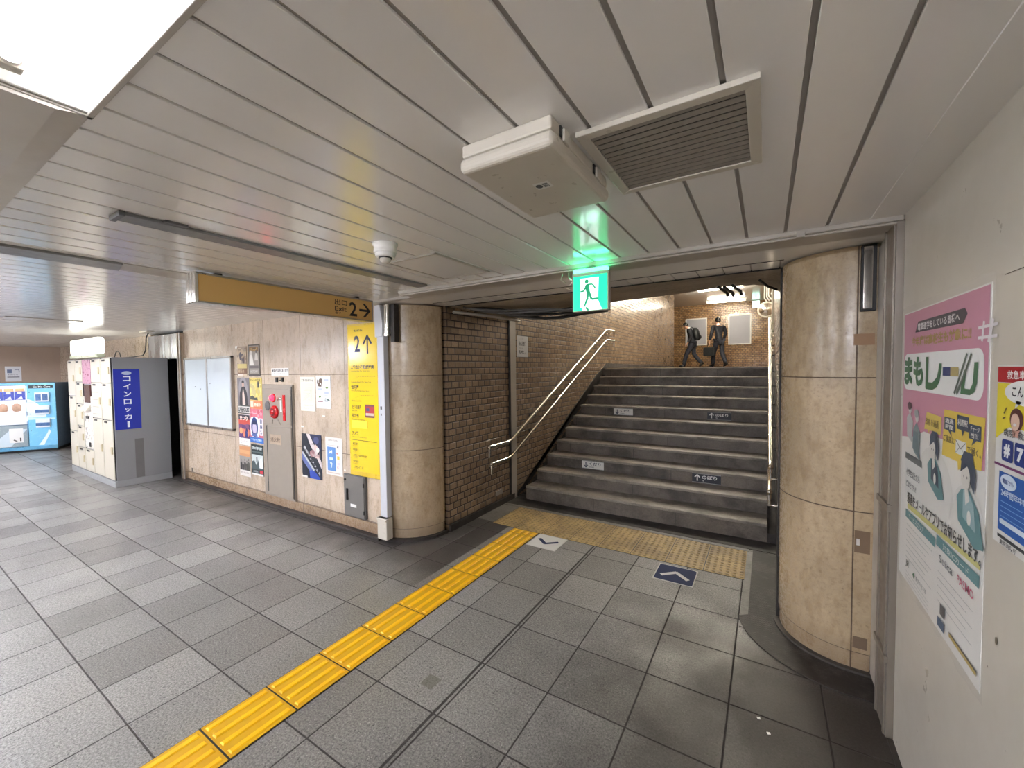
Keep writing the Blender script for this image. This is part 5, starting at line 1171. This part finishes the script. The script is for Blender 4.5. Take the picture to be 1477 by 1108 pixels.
# ================================================================== PEOPLE ON THE LANDING
M_SUIT = mat('black_suit_wool', (24, 25, 32), .75, var=.15); M_TRS = mat('charcoal_trousers', (34, 36, 46), .75, var=.15); M_SKIN = mat('skin', (190, 146, 120), .5, var=.03); M_HAIR = mat('black_hair', (16, 14, 14), .5, var=.1)
M_SHIRT = mat('white_shirt', (214, 214, 214), .6, var=.02); M_SHOE = mat('black_leather', (16, 15, 15), .3, var=.05); M_BAG = mat('black_nylon', (22, 24, 26), .6, var=.2)
def skin(name, nodes, edges, root, mt, parent, sub=2):
    names = list(nodes); bm = bmesh.new(); vs = {}
    for n_ in names: vs[n_] = bm.verts.new(nodes[n_][0])
    for a, c in edges: bm.edges.new((vs[a], vs[c]))
    me = bpy.data.meshes.new(name); bm.to_mesh(me); bm.free(); me.materials.append(mt)
    o = bpy.data.objects.new(name, me); COL.objects.link(o)
    md = o.modifiers.new('skin', 'SKIN'); md.use_smooth_shade = True; md.branch_smoothing = .6
    for k, n_ in enumerate(names):
        sv = me.skin_vertices[0].data[k]; r_ = nodes[n_][1]; sv.radius = r_ if isinstance(r_, tuple) else (r_, r_); sv.use_root = (n_ == root)
    sb = o.modifiers.new('sub', 'SUBSURF'); sb.levels = sub; sb.render_levels = sub
    o.parent = parent; o.matrix_parent_inverse = parent_matrix(parent).inverted()
    return o
def walker(base_, yaw, lean, head_drop, legs, arms, label, sc=1.0):
    """legs: (knee, ankle, toe) offsets per side in the walker's frame (x forward, y left, z up)"""
    r = empty('person', base_, label, 'person'); B = Vector(base_); R = Matrix.Rotation(yaw, 3, 'Z')
    def w_(p): return tuple(B+R @ (Vector(p)*sc))
    la = math.sin(lean)
    pel, wa, ch, nk = (0, 0, .90), (la*.15, 0, 1.05), (la*.36, 0, 1.28), (la*.52, 0, 1.44)
    hd = (nk[0]+.035+head_drop*.6, 0, 1.545-head_drop*.35); ht = (hd[0]+head_drop*.4, 0, hd[2]+.10)
    N_ = {'pel': (w_(pel), (.115, .09)), 'wa': (w_(wa), (.12, .085)), 'ch': (w_(ch), (.145, .095)), 'nk': (w_(nk), .05), 'hd': (w_(hd), (.078, .090)), 'ht': (w_(ht), (.070, .082))}
    E_ = [('pel', 'wa'), ('wa', 'ch'), ('ch', 'nk'), ('nk', 'hd'), ('hd', 'ht')]
    J = {'pel': (w_(pel), .135), 'wa': (w_(wa), .125), 'ch': (w_(ch), (.165, .115)), 'nk': (w_((nk[0], 0, nk[2]-.025)), .062)}; JE = [('pel', 'wa'), ('wa', 'ch'), ('ch', 'nk')]
    T_ = {'pel': (w_(pel), .125)}; TE = []
    J['hem'] = (w_((pel[0], 0, .76)), (.175, .14)); JE.append(('pel', 'hem'))
    for s, side in ((1, 'l'), (-1, 'r')):
        kn, an, to = legs[side]
        hip = (0, .09*s, .86); kn = (kn[0], .10*s, kn[1]); an = (an[0], .09*s, an[1]); to = (to[0], .10*s, to[1])
        for D, k1, k2, k3, pre in ((N_, .070, .048, .034, ''), (T_, .102, .080, .068, '')):
            D['hip'+side] = (w_(hip), k1); D['kn'+side] = (w_(kn), k2); D['an'+side] = (w_(an if D is N_ else (an[0], an[1], an[2]-.02)), k3)
        E_ += [('pel', 'hip'+side), ('hip'+side, 'kn'+side), ('kn'+side, 'an'+side)]; TE += [('pel', 'hip'+side), ('hip'+side, 'kn'+side), ('kn'+side, 'an'+side)]
        N_['to'+side] = (w_(to), .030); E_.append(('an'+side, 'to'+side))
        el, wr, ha = arms[side]
        sh = (ch[0]+.02*la, .19*s, 1.39); el = (el[0], el[1]*s, el[2]); wr = (wr[0], wr[1]*s, wr[2]); ha = (ha[0], ha[1]*s, ha[2])
        N_['sh'+side] = (w_(sh), .052); N_['el'+side] = (w_(el), .040); N_['wr'+side] = (w_(wr), .026); N_['ha'+side] = (w_(ha), (.036, .020))
        E_ += [('ch', 'sh'+side), ('sh'+side, 'el'+side), ('el'+side, 'wr'+side), ('wr'+side, 'ha'+side)]
        d = (Vector(ha)-Vector(wr)).normalized()
        for q in range(4):
            f1 = Vector(ha)+d*.045+Vector((-.024+.016*q, 0, 0)); f2 = f1+d*(.030+.006*(q in (1, 2)))+Vector((.006, -.012*s, 0))
            N_['f%d%s' % (q, side)] = (w_(f1), .009); N_['g%d%s' % (q, side)] = (w_(f2), .008); E_ += [('ha'+side, 'f%d%s' % (q, side)), ('f%d%s' % (q, side), 'g%d%s' % (q, side))]
        t1 = Vector(wr)+d*.03+Vector((.035, -.01*s, 0)); N_['th'+side] = (w_(t1+d*.03), .009); N_['ti'+side] = (w_(t1+d*.06), .008); E_ += [('wr'+side, 'th'+side), ('th'+side, 'ti'+side)]
        J['sh'+side] = (w_(sh), .072); J['el'+side] = (w_(el), .058); J['wr'+side] = (w_(wr), .046); JE += [('ch', 'sh'+side), ('sh'+side, 'el'+side), ('el'+side, 'wr'+side)]
        # shoe
        b = MB(M_SHOE); a_, t_ = Vector(an), Vector(to); dd = (t_-a_); dd.y = 0
        b.tube([w_(a_+Vector((.0, 0, .04))), w_(a_+Vector((-.03, 0, -.035))), w_(a_+Vector((0, 0, -.03))), w_(a_+dd*.6+Vector((0, 0, -.01))), w_(t_+Vector((.02, 0, -.005)))], [.045*sc, .05*sc, .052*sc, .045*sc, .030*sc], 12); b.build('shoe', r)
    body = skin('body', N_, E_, 'pel', M_SKIN, r)
    skin('jacket', J, JE, 'pel', M_SUIT, r); skin('trousers', T_, TE, 'pel', M_TRS, r)
    # hair, shirt collar, face
    hx, hz = hd[0], hd[2]
    b = MB(M_HAIR)
    def hair(u, v):
        th = 2*PI*u; ph = PI*(.50 if math.cos(th) > .45 else .56 if math.cos(th) > .0 else .80)*v; bulge = 1+.05*math.sin(9*th)*v
        cut = .098 if math.cos(th) > .3 else .105
        return w_((hx-.012+head_drop*.25+.104*math.sin(ph)*math.cos(th)*bulge*(.80 if math.cos(th) > .35 and v > .55 else 1), .088*math.sin(ph)*math.sin(th)*bulge, hz+.052+cut*math.cos(ph)))
    b.grid(hair, 20, 8); b.build('hair', r)
    b = MB(M_SHIRT); c_ = Vector(nk); b.tube([w_(c_+Vector((-.01, 0, -.02))), w_(c_+Vector((.0, 0, .035)))], [.068*sc, .058*sc], 16); b.build('shirt_collar', r)
    b = MB(M_SKIN)
    fx = hx+.075
    b.prism([w_((fx, -.014, hz-.01)), w_((fx, .014, hz-.01)), w_((fx+.028, 0, hz-.018)),], Vector(w_((0, 0, .04)))-Vector(w_((-.012, 0, 0)))); b.build('nose', r, bevel=.003)
    for s in (1, -1):
        b = MB(M_SKIN); b.lathe([(.004, -.008), (.022, -.006), (.026, .004), (.012, .010)], w_((hx, .080*s, hz)), 'x', 12); b.build('ear', r)
        b = MB(M_BLACK); b.lathe([(.003, 0), (.009, .003), (.004, .008)], w_((fx+.0, .03*s, hz+.018)), 'x', 8); b.build('eye', r)
    b = MB(mat('lips', (150, 90, 80), .5)); b.box(-.004, .004, -.02, .02, -.004, .004, M=Matrix.Translation(w_((fx+.006, 0, hz-.045))) @ Matrix.Rotation(yaw, 4, 'Z')); b.build('mouth', r)
    return r, w_
FL = LZ
legA = {'l': ((.20, .48), (.30, .085), (.44, .035)), 'r': ((-.03, .47), (-.30, .16), (-.24, .04))}
armA = {'l': ((.02, .24, 1.12), (.12, .25, .90), (.16, .25, .83)), 'r': ((-.04, .24, 1.12), (.05, .25, .90), (.10, .25, .83))}
rA, wA = walker((-2.27, 16.0, FL), PI, .30, .10, legA, armA, 'person in a dark suit with a black backpack walking left, head bowed', .97)
b = MB(M_BAG)
def pack(u, v):
    th = 2*PI*u; z = .98+.46*v; s_ = (math.sin(PI*min(1, max(0, v*.96+.02)))**.28)
    return wA((-.155+.07*(v)+.125*math.cos(th)*s_, .17*math.sin(th)*s_, z))
b.grid(pack, 20, 12); o = b.build('shell', None)
rb = empty('backpack', (-2.08, 16.0, FL+1.0), 'bulky black backpack worn by the walker on the left', 'backpack'); o.parent = rb; o.matrix_parent_inverse = parent_matrix(rb).inverted()
for s in (1, -1):
    b = MB(M_BAG); b.tube([wA((-.09, .10*s, 1.36)), wA((.02, .12*s, 1.47)), wA((.13, .13*s, 1.38)), wA((.155, .14*s, 1.22)), wA((.0, .16*s, 1.05))], .014, 8); b.build('strap', rb)
b = MB(M_BAG); b.grid(lambda u, v: wA((-.25+.035*math.sin(PI*v)*-1+.02*u, -.10+.20*u, 1.03+.17*v)), 6, 6); b.build('pocket', rb)
legB = {'l': ((.16, .48), (.22, .085), (.36, .035)), 'r': ((-.02, .47), (-.26, .13), (-.16, .035))}
armB = {'l': ((-.02, .28, 1.14), (.04, .31, .90), (.06, .31, .80)), 'r': ((.06, .27, 1.14), (.16, .26, .96), (.22, .24, .92))}
rB, wB = walker((-1.42, 16.0, FL), PI*.70, .12, .0, legB, armB, 'person in a dark suit carrying a black briefcase, seen from behind', 1.02)
# briefcase hanging from the left hand
hp = Vector(wB((.06, .31, .76)))
rc = empty('briefcase', (hp.x, hp.y, hp.z-.4), 'black soft briefcase held by the walker on the right', 'briefcase')
Mx = Matrix.Translation(hp) @ Matrix.Rotation(PI*.88, 4, 'Z')
b = MB(M_BAG); b.box(-.20, .20, -.06, .06, -.40, -.09, M=Mx); b.build('body', rc, bevel=.03, seg=3)
b = MB(M_BAG); b.box(-.17, .17, -.068, -.058, -.36, -.16, M=Mx); b.build('front_pocket', rc, bevel=.01)
b = MB(M_BAG); b.tube([Mx @ Vector(p) for p in ((-.08, 0, -.10), (-.07, 0, -.03), (-.03, 0, .0), (.03, 0, .0), (.07, 0, -.03), (.08, 0, -.10))], .010, 8); b.build('handle', rc)
